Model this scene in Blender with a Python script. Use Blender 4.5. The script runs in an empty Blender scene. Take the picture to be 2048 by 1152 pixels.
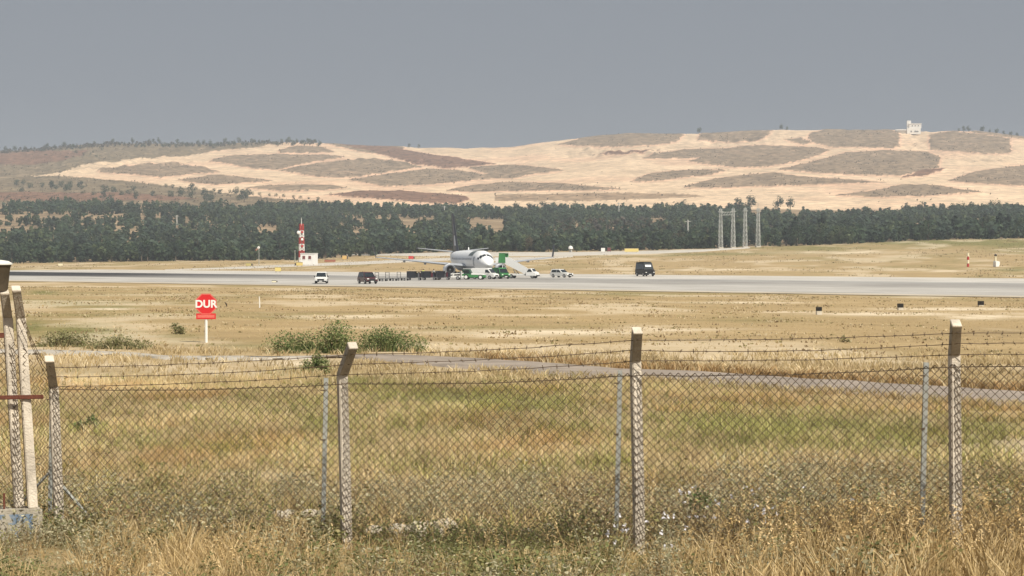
import bpy, bmesh, math, random
import numpy as np
from mathutils import Vector, Matrix

random.seed(11)
rng = np.random.default_rng(11)
R = math.radians
SC = bpy.context.scene
COL = SC.collection

# ------------------------------------------------------------------ camera
F = 4000.0          # focal length in photo pixels (photo 2048 wide)
EYE = 2.84          # eye height over the ground at the fence
cam_d = bpy.data.cameras.new("camera")
cam = bpy.data.objects.new("camera", cam_d)
COL.objects.link(cam)
cam.location = (0, 0, EYE)
cam.rotation_euler = (R(90) - math.atan(76 / F), 0, 0)
cam_d.sensor_width = 36
cam_d.lens = F / 2048 * 36
cam_d.clip_start = 0.5
cam_d.clip_end = 20000
SC.camera = cam

# ------------------------------------------------------------------ sky and sun
SUN_EL, SUN_ROT = R(50), R(142)
world = bpy.data.worlds.new("World")
SC.world = world
world.use_nodes = True
wn, wl = world.node_tree.nodes, world.node_tree.links
wn.clear()
w_out = wn.new("ShaderNodeOutputWorld")
w_bg = wn.new("ShaderNodeBackground")
w_sky = wn.new("ShaderNodeTexSky")
w_sky.sky_type = 'NISHITA'
w_sky.sun_disc = False
w_sky.sun_elevation = SUN_EL
w_sky.sun_rotation = SUN_ROT
w_sky.dust_density = 6.0
w_sky.air_density = 1.5
w_hsv = wn.new("ShaderNodeHueSaturation")
w_hsv.inputs['Saturation'].default_value = 0.35
w_mix = wn.new("ShaderNodeMixRGB")
w_mix.inputs[0].default_value = 0.93
w_mix.inputs[2].default_value = (2.12, 2.36, 2.78, 1)   # even grey overcast veil over the whole sky
w_bg.inputs['Strength'].default_value = 0.1
wl.new(w_sky.outputs[0], w_hsv.inputs['Color'])
wl.new(w_hsv.outputs[0], w_mix.inputs[1])
wl.new(w_mix.outputs[0], w_bg.inputs['Color'])
wl.new(w_bg.outputs[0], w_out.inputs['Surface'])

sun_d = bpy.data.lights.new("sun", 'SUN')
sun_d.energy = 5.0
sun_d.angle = R(0.55)
sun_d.color = (1.0, 0.93, 0.80)
sun = bpy.data.objects.new("sun", sun_d)
COL.objects.link(sun)
sun_to = Vector((math.sin(SUN_ROT) * math.cos(SUN_EL), math.cos(SUN_ROT) * math.cos(SUN_EL), math.sin(SUN_EL)))
sun.rotation_euler = sun_to.to_track_quat('Z', 'Y').to_euler()
sun.location = (0, 0, 60)

vs = SC.view_settings
vs.view_transform = 'Standard'
vs.look = 'None'
vs.gamma = 1.0
vs.exposure = 0.22
vs.use_curve_mapping = False
SC.cycles.use_denoising = True
SC.cycles.volume_bounces = 0
SC.cycles.max_bounces = 6
SC.cycles.transparent_max_bounces = 8
SC.cycles.sample_clamp_indirect = 4.0

# ------------------------------------------------------------------ noise + terrain
_tab = rng.random((256, 256))
def vnoise(x, y):
    x = np.asarray(x, float); y = np.asarray(y, float)
    xi = np.floor(x).astype(int); yi = np.floor(y).astype(int)
    fx = x - xi; fy = y - yi
    fx = fx * fx * (3 - 2 * fx); fy = fy * fy * (3 - 2 * fy)
    a = _tab[xi % 256, yi % 256]; b = _tab[(xi + 1) % 256, yi % 256]
    c = _tab[xi % 256, (yi + 1) % 256]; d = _tab[(xi + 1) % 256, (yi + 1) % 256]
    return (a * (1 - fx) + b * fx) * (1 - fy) + (c * (1 - fx) + d * fx) * fy
def fbm(x, y, o=4):
    s = 0; a = 0.5; t = 0
    for i in range(o):
        s = s + a * vnoise(x * 2 ** i + 17.3 * i, y * 2 ** i + 9.1 * i); t += a; a *= 0.5
    return s / t
def sstep(a, b, x):
    t = np.clip((np.asarray(x, float) - a) / (b - a), 0, 1)
    return t * t * (3 - 2 * t)

RUNWAY_Z = -2.30
NX, NY = 0.638, 0.770          # across the runway
T_NEAR, T_FAR = 203.0, 339.5
COLS = [-400, 0, 300, 600, 800, 900, 1100, 1300, 1400, 1550, 1700, 1850, 2048, 2500]
V_TREE = [529, 527, 522, 520, 507, 503, 503, 500, 497, 492, 487, 480, 476, 470]     # rows of the tree line, photo
COLS2 = [-400, 0, 250, 512, 800, 1024, 1300, 1536, 1850, 2048, 2500]
V_TOP = [405, 408, 410, 416, 420, 424, 424, 418, 424, 420, 418]

def ground_z(X, Y, bumps=True):
    X = np.asarray(X, float); Y = np.maximum(np.asarray(Y, float), 0.5)
    u = np.clip(X / Y * F + 1024, -400, 2500)
    x = (u - 1024) / F
    t = NX * x * Y + NY * Y
    near = np.interp(t, [0, 15, 36, 46, 80, 130, 196], [0, 0, -.16, -.30, -.86, -1.56, -2.36])
    near = near + 0.17 * sstep(-1, 4.5, X) * (1 - sstep(20, 45, Y))
    if bumps:
        amp = 0.07 * (1 - sstep(150, 190, t)) * sstep(20, 30, Y)
        near = near + amp * (fbm(X / 5.0, Y / 7.0, 3) - 0.5) + 0.025 * (1 - sstep(40, 80, Y)) * (vnoise(X * 1.3, Y * 1.3) - .5)
    df = (T_FAR + 7) / (NY + NX * x)
    zt = EYE + (500 - np.interp(u, COLS, V_TREE)) * 700 / F
    s = np.clip((Y - df) / (700 - df), 0, 1)
    mid = near + (zt + 2.36) * s ** 1.3
    if bumps:
        mid = mid + 0.5 * (fbm(X / 40., Y / 60., 3) - .5) * sstep(0.03, 0.2, s) * (1 - sstep(.9, 1, s))
    zf = EYE + (500 - np.interp(u, COLS2, V_TOP)) * 1300 / F
    w = np.clip((Y - 700) / 600, 0, 1)
    far = zt + (zf - zt) * w ** 1.08
    far = np.where(Y > 1300, zf - (Y - 1300) * 0.05, far)
    return np.where(Y > 700, far, mid)

_DG = np.concatenate([np.geomspace(12, 700, 900), np.linspace(701, 1300, 400)])
def hit(u, v):
    """ground point seen at a photo pixel"""
    x = (u - 1024) / F
    vv = 500 - F * (ground_z(x * _DG, _DG, False) - EYE) / _DG
    i = np.argmax(vv <= v)
    if vv[i] > v: i = len(vv) - 1
    i = max(i, 1)
    k = (vv[i - 1] - v) / max(vv[i - 1] - vv[i], 1e-9)
    D = _DG[i - 1] + (_DG[i] - _DG[i - 1]) * min(max(k, 0), 1)
    return x * D, D, float(ground_z(x * D, D))
def rw(u, v):
    """runway point seen at a photo pixel"""
    D = (EYE - RUNWAY_Z) * F / (v - 500)
    return ((u - 1024) / F * D, D, RUNWAY_Z)

# ------------------------------------------------------------------ materials
MATS = {}
def mat(name, color, rough=0.7, metal=0.0, var=0.0, scale=3.0, bump=0.0, spec=0.3, bscale=None):
    if name in MATS: return MATS[name]
    m = bpy.data.materials.new(name); m.use_nodes = True
    n, l = m.node_tree.nodes, m.node_tree.links
    b = n["Principled BSDF"]
    b.inputs['Roughness'].default_value = rough
    b.inputs['Metallic'].default_value = metal
    b.inputs['Specular IOR Level'].default_value = spec
    b.inputs['Base Color'].default_value = (*color, 1)
    if var or bump:
        tc = n.new("ShaderNodeTexCoord")
        nz = n.new("ShaderNodeTexNoise"); nz.inputs['Scale'].default_value = scale
        nz.inputs['Detail'].default_value = 6; nz.inputs['Roughness'].default_value = .65
        l.new(tc.outputs['Object'], nz.inputs['Vector'])
        if var:
            r = n.new("ShaderNodeValToRGB")
            lo = [max(0, c * (1 - var)) for c in color]; hi = [min(1, c * (1 + var * .6)) for c in color]
            r.color_ramp.elements[0].position = .3; r.color_ramp.elements[1].position = .7
            r.color_ramp.elements[0].color = (*lo, 1); r.color_ramp.elements[1].color = (*hi, 1)
            l.new(nz.outputs[0], r.inputs[0]); l.new(r.outputs[0], b.inputs['Base Color'])
        if bump:
            bp = n.new("ShaderNodeBump"); bp.inputs['Strength'].default_value = bump
            bp.inputs['Distance'].default_value = .02
            nz2 = n.new("ShaderNodeTexNoise"); nz2.inputs['Scale'].default_value = bscale or scale * 6
            l.new(tc.outputs['Object'], nz2.inputs['Vector'])
            l.new(nz2.outputs[0], bp.inputs['Height']); l.new(bp.outputs[0], b.inputs['Normal'])
    MATS[name] = m
    return m

def leaf_mat(name, transl=0.25, rough=.75):
    m = bpy.data.materials.new(name); m.use_nodes = True
    n, l = m.node_tree.nodes, m.node_tree.links
    b = n["Principled BSDF"]; b.inputs['Roughness'].default_value = rough
    b.inputs['Specular IOR Level'].default_value = .15
    a = n.new("ShaderNodeVertexColor"); a.layer_name = "Col"
    l.new(a.outputs[0], b.inputs['Base Color'])
    t = n.new("ShaderNodeBsdfTranslucent"); l.new(a.outputs[0], t.inputs[0])
    mx = n.new("ShaderNodeMixShader"); mx.inputs[0].default_value = transl
    l.new(b.outputs[0], mx.inputs[1]); l.new(t.outputs[0], mx.inputs[2])
    l.new(mx.outputs[0], n["Material Output"].inputs['Surface'])
    return m
M_LEAF = leaf_mat("foliage")
M_GRASS = leaf_mat("dry_grass", .2, .8)

# ------------------------------------------------------------------ object helpers
def tag(o, label=None, cat=None, group=None, kind=None):
    if label: o["label"] = label
    if cat: o["category"] = cat
    if group: o["group"] = group
    if kind: o["kind"] = kind
    return o
def empty(name, loc, rz=0.0):
    o = bpy.data.objects.new(name, None); COL.objects.link(o)
    o.location = loc; o.rotation_euler = (0, 0, rz); o.empty_display_size = .2
    return o
def link(name, me, m=None, parent=None):
    o = bpy.data.objects.new(name, me); COL.objects.link(o)
    if m is not None and not me.materials: me.materials.append(m)
    if parent is not None: o.parent = parent
    return o
def thing(name, label, cat, loc, rz=0.0, group=None):
    return tag(empty(name, loc, rz), label, cat, group)
def copy_tree(o, parent=None):
    c = o.copy(); COL.objects.link(c)
    if parent is not None:
        c.parent = parent
    for ch in list(o.children): copy_tree(ch, c)
    return c

def np_mesh(name, V, Q, C=None):
    """quad mesh from numpy arrays, optional vertex colours"""
    me = bpy.data.meshes.new(name)
    V = np.ascontiguousarray(V, np.float32); Q = np.ascontiguousarray(Q, np.int32)
    nf, k = Q.shape
    me.vertices.add(len(V)); me.vertices.foreach_set("co", V.ravel())
    me.loops.add(nf * k); me.loops.foreach_set("vertex_index", Q.ravel())
    me.polygons.add(nf); me.polygons.foreach_set("loop_start", np.arange(0, nf * k, k, dtype=np.int32))
    me.update(calc_edges=True)
    if C is not None:
        a = me.color_attributes.new("Col", 'FLOAT_COLOR', 'POINT')
        c4 = np.ones((len(V), 4), np.float32); c4[:, :3] = C
        a.data.foreach_set("color", c4.ravel())
    return me

class MB:
    """collects simple shapes into one mesh"""
    def __init__(s): s.v = []; s.f = []
    def add(s, v, f):
        o = len(s.v); s.v += [tuple(p) for p in v]; s.f += [tuple(i + o for i in q) for q in f]; return s
    def box(s, c, d, rz=0, ry=0):
        cx, cy, cz = c; hx, hy, hz = d[0] / 2, d[1] / 2, d[2] / 2
        M = Matrix.Rotation(rz, 3, 'Z') @ Matrix.Rotation(ry, 3, 'Y')
        pts = [Vector((a * hx, b * hy, e * hz)) for a in (-1, 1) for b in (-1, 1) for e in (-1, 1)]
        pts = [M @ p + Vector(c) for p in pts]
        return s.add(pts, [(0, 1, 3, 2), (4, 6, 7, 5), (0, 4, 5, 1), (2, 3, 7, 6), (0, 2, 6, 4), (1, 5, 7, 3)])
    def bar(s, a, b, r, n=4):
        a = Vector(a); b = Vector(b); d = (b - a).normalized()
        up = Vector((0, 0, 1)) if abs(d.z) < .9 else Vector((1, 0, 0))
        x = d.cross(up).normalized(); y = d.cross(x)
        vs_ = []
        for p in (a, b):
            for i in range(n):
                t = 2 * math.pi * (i + .5) / n
                vs_.append(p + x * math.cos(t) * r + y * math.sin(t) * r)
        fs = [(i, (i + 1) % n, n + (i + 1) % n, n + i) for i in range(n)]
        fs += [tuple(range(n - 1, -1, -1)), tuple(range(n, 2 * n))]
        return s.add(vs_, fs)
    def tube(s, pts, r, n=5):
        pts = [Vector(p) for p in pts]; vs_ = []; fs = []
        rr = r if hasattr(r, '__len__') else [r] * len(pts)
        for k, p in enumerate(pts):
            d = (pts[min(k + 1, len(pts) - 1)] - pts[max(k - 1, 0)]).normalized()
            up = Vector((0, 0, 1)) if abs(d.z) < .9 else Vector((1, 0, 0))
            x = d.cross(up).normalized(); y = d.cross(x)
            for i in range(n):
                t = 2 * math.pi * i / n
                vs_.append(p + (x * math.cos(t) + y * math.sin(t)) * rr[k])
        for k in range(len(pts) - 1):
            for i in range(n):
                fs.append((k * n + i, k * n + (i + 1) % n, (k + 1) * n + (i + 1) % n, (k + 1) * n + i))
        fs += [tuple(range(n - 1, -1, -1)), tuple(range((len(pts) - 1) * n, len(pts) * n))]
        return s.add(vs_, fs)
    def lathe(s, prof, n=16, axis='Z', c=(0, 0, 0), cap=True):
        vs_ = []; fs = []
        for (r, h) in prof:
            for i in range(n):
                t = 2 * math.pi * i / n
                a, b = r * math.cos(t), r * math.sin(t)
                p = (a, b, h) if axis == 'Z' else (h, a, b) if axis == 'X' else (a, h, b)
                vs_.append((p[0] + c[0], p[1] + c[1], p[2] + c[2]))
        for k in range(len(prof) - 1):
            for i in range(n):
                fs.append((k * n + i, k * n + (i + 1) % n, (k + 1) * n + (i + 1) % n, (k + 1) * n + i))
        if cap: fs += [tuple(range(n - 1, -1, -1)), tuple(range((len(prof) - 1) * n, len(prof) * n))]
        return s.add(vs_, fs)
    def prism(s, prof, y0, y1, inset=None):
        """profile of (x, z) points extruded across y; inset(z) narrows it"""
        n = len(prof); f = inset or (lambda x, z: 0)
        a = [(x, y0 + f(x, z), z) for x, z in prof]; b = [(x, y1 - f(x, z), z) for x, z in prof]
        fs = [(i, (i + 1) % n, n + (i + 1) % n, n + i) for i in range(n)]
        fs += [tuple(range(n - 1, -1, -1)), tuple(range(n, 2 * n))]
        return s.add(a + b, fs)
    def loft(s, rings, cap=True):
        n = len(rings[0]); vs_ = [p for r_ in rings for p in r_]; fs = []
        for k in range(len(rings) - 1):
            for i in range(n):
                fs.append((k * n + i, k * n + (i + 1) % n, (k + 1) * n + (i + 1) % n, (k + 1) * n + i))
        if cap: fs += [tuple(range(n - 1, -1, -1)), tuple(range((len(rings) - 1) * n, len(rings) * n))]
        return s.add(vs_, fs)
    def mesh(s, name, m, bevel=0, smooth=False, seg=2):
        me = bpy.data.meshes.new(name)
        bm = bmesh.new()
        bv = [bm.verts.new(p) for p in s.v]
        for q in s.f:
            try: bm.faces.new([bv[i] for i in q])
            except ValueError: pass
        bmesh.ops.recalc_face_normals(bm, faces=bm.faces)
        if bevel:
            es = [e for e in bm.edges if len(e.link_faces) == 2 and e.calc_face_angle(0) > .5]
            bmesh.ops.bevel(bm, geom=es, offset=bevel, segments=seg, affect='EDGES', clamp_overlap=True)
        bm.to_mesh(me); bm.free()
        if smooth:
            for p in me.polygons: p.use_smooth = True
            me.set_sharp_from_angle(angle=R(35))
        me.materials.append(m)
        return me
    def build(s, name, m, parent=None, bevel=0, smooth=False, seg=2):
        return link(name, s.mesh(name, m, bevel, smooth, seg), None, parent)
# ================================================================== SETTING
def ell(u, v, lst):
    """soft blobs measured on the photo: (u, v, ru, rv, strength)"""
    s = np.zeros_like(u)
    for (a, b, ru, rv, k) in lst:
        s = np.maximum(s, k * np.exp(-(((u - a) / ru) ** 2 + ((v - b) / rv) ** 2)))
    return s
GREEN = [(900, 800, 230, 30, .8), (1060, 812, 130, 16, .9), (700, 770, 90, 16, .7), (1500, 860, 260, 34, .8), (1780, 880, 120, 30, .6),
         (175, 845, 60, 14, .6), (300, 880, 70, 14, .5), (440, 910, 60, 16, .6), (640, 850, 60, 26, .5), (620, 800, 120, 16, .6),
         (170, 665, 130, 26, .9), (60, 655, 60, 20, .8), (350, 675, 60, 20, .5), (130, 607, 90, 6, .8), (220, 615, 60, 5, .7), (85, 585, 25, 4, .7),
         (500, 690, 100, 10, .5), (1900, 485, 220, 9, .9), (2048, 490, 120, 12, .9), (1650, 496, 150, 5, .7), (1400, 508, 150, 4, .6),
         (1250, 588, 120, 5, .6), (1960, 860, 90, 60, .6), (300, 1000, 300, 30, .5), (1200, 930, 80, 20, .4), (1000, 960, 120, 20, .5),
         (2030, 540, 40, 4, .7), (1500, 640, 120, 8, .35), (1880, 765, 120, 8, .6), (610, 740, 70, 10, .7)]
SOIL = [(1780, 628, 150, 3.5, 1), (1900, 618, 160, 3, .9), (1960, 634, 70, 5, 1), (1500, 605, 120, 2.2, .7), (1100, 665, 210, 6, .9),
        (1000, 672, 90, 4, .9), (1350, 660, 150, 4, .6), (1300, 655, 60, 5, .7), (1200, 730, 60, 5, .6), (600, 728, 60, 5, .7), (240, 730, 80, 6, .6),
        (220, 618, 50, 2, .8), (1590, 624, 80, 2.0, .6), (150, 760, 120, 20, .5), (420, 745, 160, 14, .45), (760, 655, 120, 3, .5),
        (820, 965, 240, 10, .6), (560, 955, 120, 10, .5), (1930, 1000, 160, 26, .8), (700, 920, 90, 6, .5), (1890, 542, 40, 2, .8), (900, 740, 90, 6, .5),
        (1030, 630, 160, 2.5, .5), (700, 632, 130, 2.5, .5), (330, 590, 160, 2.5, .4), (1500, 540, 200, 2, .4), (1700, 505, 150, 3, .45)]

def ground_masks(X, Y, Z):
    Yc = np.maximum(Y, .5)
    u = X / Yc * F + 1024
    v = 500 - F * (Z - EYE) / Yc
    n = fbm(X / 2.1, Y / 2.1, 4); n2 = fbm(X / 14. + 5, Y / 22., 4); n3 = fbm(X / .6 + 3, Y / .6, 3)
    g = ell(u, v, GREEN) * np.where(v > 740, .8, 1.0)
    g = np.clip(g * 1.25 * sstep(.30, .62, .55 * n + .25 * n2 + .2 * n3 + .18 * g) + .45 * sstep(.50, .70, n2) * (.4 + .6 * sstep(.35, .6, n)), 0, 1)
    s = ell(u, v, SOIL)
    s = np.clip(s * 1.3 * sstep(.25, .6, n * .6 + n3 * .4 + .12 * s) + .5 * sstep(.56, .72, fbm(X / 9. + 31, Y / 22. + 7, 4)), 0, 1)
    return g, s

def build_ground():
    xs = np.concatenate([np.linspace(-1.2, -.34, 40)[:-1], np.linspace(-.34, .34, 270), np.linspace(.34, 1.2, 40)[1:]])
    ds = np.concatenate([np.geomspace(1.5, 15, 40)[:-1], np.geomspace(15, 720, 400)[:-1], np.linspace(720, 1500, 120)])
    XX, YY = np.meshgrid(xs, ds)
    Xw = XX * YY
    Z = ground_z(Xw, YY)
    V = np.stack([Xw, YY, Z], -1).reshape(-1, 3)
    nr, nc = XX.shape
    i = np.arange((nr - 1) * nc).reshape(nr - 1, nc)[:, :-1].ravel()
    Q = np.stack([i, i + 1, i + nc + 1, i + nc], -1)
    g, s = ground_masks(Xw.ravel(), YY.ravel(), Z.ravel())
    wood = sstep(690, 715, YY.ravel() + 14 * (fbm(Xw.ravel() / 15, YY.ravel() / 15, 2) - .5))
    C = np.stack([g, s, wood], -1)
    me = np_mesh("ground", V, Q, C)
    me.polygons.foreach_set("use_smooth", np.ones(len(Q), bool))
    m = bpy.data.materials.new("field"); m.use_nodes = True
    n, l = m.node_tree.nodes, m.node_tree.links
    b = n["Principled BSDF"]; b.inputs['Roughness'].default_value = .95; b.inputs['Specular IOR Level'].default_value = .05
    a = n.new("ShaderNodeVertexColor"); a.layer_name = "Col"
    sep = n.new("ShaderNodeSeparateColor"); l.new(a.outputs[0], sep.inputs[0])
    tc = n.new("ShaderNodeTexCoord")
    def noise(sc, det=5, ro=.6, stretch=(1, 1, 1)):
        mp = n.new("ShaderNodeMapping"); mp.inputs['Scale'].default_value = stretch
        l.new(tc.outputs['Object'], mp.inputs[0])
        z = n.new("ShaderNodeTexNoise"); z.inputs['Scale'].default_value = sc
        z.inputs['Detail'].default_value = det; z.inputs['Roughness'].default_value = ro
        l.new(mp.outputs[0], z.inputs['Vector']); return z.outputs[0]
    def ramp(src, stops):
        r = n.new("ShaderNodeValToRGB"); e = r.color_ramp.elements
        e[0].position, e[0].color = stops[0][0], (*stops[0][1], 1)
        e[1].position, e[1].color = stops[-1][0], (*stops[-1][1], 1)
        for p, c in stops[1:-1]:
            x = e.new(p); x.color = (*c, 1)
        l.new(src, r.inputs[0]); return r.outputs[0]
    def mix(f, c1, c2, kind='MIX'):
        x = n.new("ShaderNodeMixRGB"); x.blend_type = kind
        if hasattr(f, 'default_value') or not isinstance(f, (int, float)): l.new(f, x.inputs[0])
        else: x.inputs[0].default_value = f
        for k, c in ((1, c1), (2, c2)):
            if isinstance(c, tuple): x.inputs[k].default_value = (*c, 1)
            else: l.new(c, x.inputs[k])
        return x.outputs[0]
    big = noise(.045, 6, .65)
    dry = ramp(big, [(.25, (.29, .205, .105)), (.42, (.38, .27, .14)), (.58, (.44, .32, .17)), (.75, (.33, .24, .13))])
    fine = noise(1.6, 8, .75)
    dry = mix(.55, dry, ramp(fine, [(.3, (.20, .145, .075)), (.5, (.40, .30, .165)), (.72, (.56, .45, .27))]))
    mid = noise(.33, 6, .7)
    dry = mix(.35, dry, ramp(mid, [(.3, (.24, .18, .10)), (.52, (.40, .30, .17)), (.7, (.54, .43, .26))]))
    green = ramp(fine, [(.3, (.11, .11, .04)), (.55, (.22, .20, .08)), (.75, (.33, .28, .13))])
    streak = noise(.16, 9, .75, (.4, 1.0, 1))
    dry = mix(.6, dry, ramp(streak, [(.32, (.20, .15, .08)), (.42, (.33, .24, .125)), (.55, (.40, .29, .15)), (.62, (.46, .34, .18)), (.72, (.62, .50, .32))]))
    soil = ramp(mid, [(.3, (.56, .45, .30)), (.6, (.72, .61, .45))])
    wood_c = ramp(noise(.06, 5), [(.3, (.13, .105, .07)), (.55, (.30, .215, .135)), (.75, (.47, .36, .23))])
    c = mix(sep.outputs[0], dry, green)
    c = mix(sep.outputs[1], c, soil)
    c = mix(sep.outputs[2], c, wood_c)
    l.new(c, b.inputs['Base Color'])
    bp = n.new("ShaderNodeBump"); bp.inputs['Strength'].default_value = .9; bp.inputs['Distance'].default_value = .12
    l.new(noise(2.2, 7, .7), bp.inputs['Height']); l.new(bp.outputs[0], b.inputs['Normal'])
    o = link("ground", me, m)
    return tag(o, kind="structure")
build_ground()

# ---------------------------------------------------------------- the quarried hill
SKY_L = [(-200, 306), (0, 303), (70, 300), (150, 292), (220, 288), (300, 287), (420, 289), (480, 286), (530, 285), (620, 285), (690, 290), (750, 293),
         (830, 295), (930, 297), (1020, 294), (1090, 284), (1160, 277), (1250, 268), (1350, 268), (1430, 266), (1530, 263), (1560, 260),
         (1680, 261), (1790, 260), (1838, 264), (1880, 263), (1950, 263), (2000, 268), (2048, 275), (2250, 285)]
SCRUB = [  # (tone, polygon): 0 brown scrub, 1 reddish, 2 olive brown slope, 3 earth strip
 (2, [(-300, 270), (545, 270), (545, 287), (530, 292), (480, 297), (430, 302), (360, 312), (320, 315), (250, 320), (200, 325), (165, 332), (125, 345), (60, 352), (-300, 356)]),
 (1, [(-300, 318), (0, 307), (75, 302), (140, 303), (190, 300), (140, 320), (75, 330), (-300, 332)]),
 (2, [(-300, 356), (60, 352), (125, 352), (250, 362), (340, 371), (440, 385), (525, 395), (600, 401), (690, 405), (690, 480), (-300, 480)]),
 (1, [(-300, 392), (100, 386), (260, 388), (400, 398), (330, 404), (-300, 400)]),
 (0, [(192, 342), (235, 335), (300, 329), (350, 326), (380, 330), (445, 346), (390, 349), (320, 356), (270, 350), (210, 347)]),
 (0, [(355, 360), (440, 352), (495, 357), (552, 362), (500, 366), (440, 371), (395, 367)]),
 (0, [(415, 322), (465, 312), (550, 309), (650, 311), (695, 315), (625, 325), (555, 340), (510, 339), (465, 330)]),
 (0, [(485, 377), (550, 371), (645, 371), (700, 377), (650, 382), (565, 384)]),
 (0, [(557, 342), (625, 329), (700, 320), (780, 320), (830, 330), (845, 335), (780, 344), (700, 356), (640, 355)]),
 (0, [(695, 361), (780, 348), (860, 338), (925, 342), (990, 352), (1020, 357), (950, 361), (850, 371), (770, 375)]),
 (1, [(810, 300), (860, 310), (950, 322), (995, 328), (940, 334), (890, 338), (840, 330), (780, 315), (740, 303), (700, 296), (675, 288), (750, 290)]),
 (0, [(640, 282), (740, 284), (810, 296), (780, 311), (720, 304), (675, 294)]),
 (1, [(645, 391), (725, 383), (800, 383), (925, 392), (940, 400), (915, 409), (825, 406), (750, 398)]),
 (0, [(890, 382), (950, 371), (1024, 365), (1099, 367), (1259, 379), (1174, 381), (1024, 384), (940, 385)]),
 (0, [(939, 336), (1000, 331), (1050, 332), (1075, 335), (1130, 342), (1075, 348), (1024, 357), (985, 352), (955, 343)]),
 (0, [(555, 302), (595, 292), (645, 294), (670, 305), (625, 307), (565, 306)]),
 (0, [(1114, 290), (1154, 280), (1179, 271), (1264, 262), (1372, 262), (1354, 285), (1304, 292), (1224, 295)]),
 (0, [(1394, 282), (1404, 264), (1474, 262), (1544, 262), (1524, 280), (1469, 285)]),
 (0, [(1279, 319), (1324, 306), (1374, 300), (1464, 297), (1434, 310), (1374, 317)]),
 (0, [(1376, 325), (1424, 305), (1489, 292), (1574, 293), (1644, 297), (1659, 302), (1609, 320), (1529, 336), (1474, 337), (1424, 331)]),
 (0, [(1564, 280), (1600, 274), (1622, 286), (1606, 291)]),
 (0, [(1614, 270), (1649, 260), (1774, 257), (1796, 266), (1799, 295), (1749, 297), (1719, 295), (1659, 295), (1624, 285)]),
 (0, [(1856, 270), (1904, 263), (2019, 278), (2021, 307), (1949, 307), (1859, 300)]),
 (0, [(1556, 340), (1614, 327), (1689, 307), (1764, 302), (1849, 304), (1880, 316), (1876, 337), (1804, 352), (1714, 352), (1624, 345)]),
 (0, [(1259, 364), (1304, 347), (1364, 341), (1459, 341), (1414, 351), (1324, 362)]),
 (0, [(1364, 376), (1424, 360), (1499, 350), (1549, 347), (1599, 354), (1699, 360), (1780, 365), (1674, 370), (1524, 373), (1424, 377)]),
 (0, [(1892, 363), (1949, 345), (2024, 334), (2300, 322), (2300, 378), (2050, 374), (1949, 368)]),
 (0, [(1669, 392), (1764, 380), (1804, 371), (1874, 372), (1968, 385), (1874, 392), (1774, 395)]),
 (1, [(1800, 357), (1844, 342), (1896, 336), (1856, 351)]),
 (0, [(1930, 262), (2048, 272), (2300, 284), (2300, 296), (2040, 279), (1950, 268)]),
 (3, [(990, 390), (1174, 385), (1374, 387), (1410, 393), (1174, 403), (990, 402)]),
 (1, [(1180, 309), (1230, 305), (1330, 300), (1240, 310)]),
]
CUTS = [(1400, 1480, 272, 292), (1790, 1860, 262, 300), (1860, 2048, 305, 325), (1130, 1330, 295, 315), (120, 420, 300, 345), (1480, 1610, 268, 284), (700, 900, 318, 334)]

def hill_masks(u, v):
    wu = u + 5 * (fbm(u / 7., v / 2.5, 3) - .5) * 2
    wv = v + 1.5 * (fbm(u / 5. + 50, v / 2. + 20, 3) - .5) * 2
    masks = np.zeros((4,) + u.shape)
    for tone, poly in SCRUB:
        inside = np.zeros(u.shape, bool); n = len(poly)
        for i in range(n):
            (x1, y1), (x2, y2) = poly[i], poly[(i + 1) % n]
            if y1 == y2: continue
            c = ((y1 > wv) != (y2 > wv)) & (wu < (x2 - x1) * (wv - y1) / (y2 - y1) + x1)
            inside ^= c
        if tone == 0:
            masks[2][inside] *= .0
        masks[tone][inside] = 1
    return masks

def hill_point(u, v):
    crest = np.interp(u, [p[0] for p in SKY_L], [p[1] for p in SKY_L])
    t = np.clip((438 - v) / (438 - crest), 0, 1.0)
    D = 1270 + 1250 * t ** 1.15
    return D, crest

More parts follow.
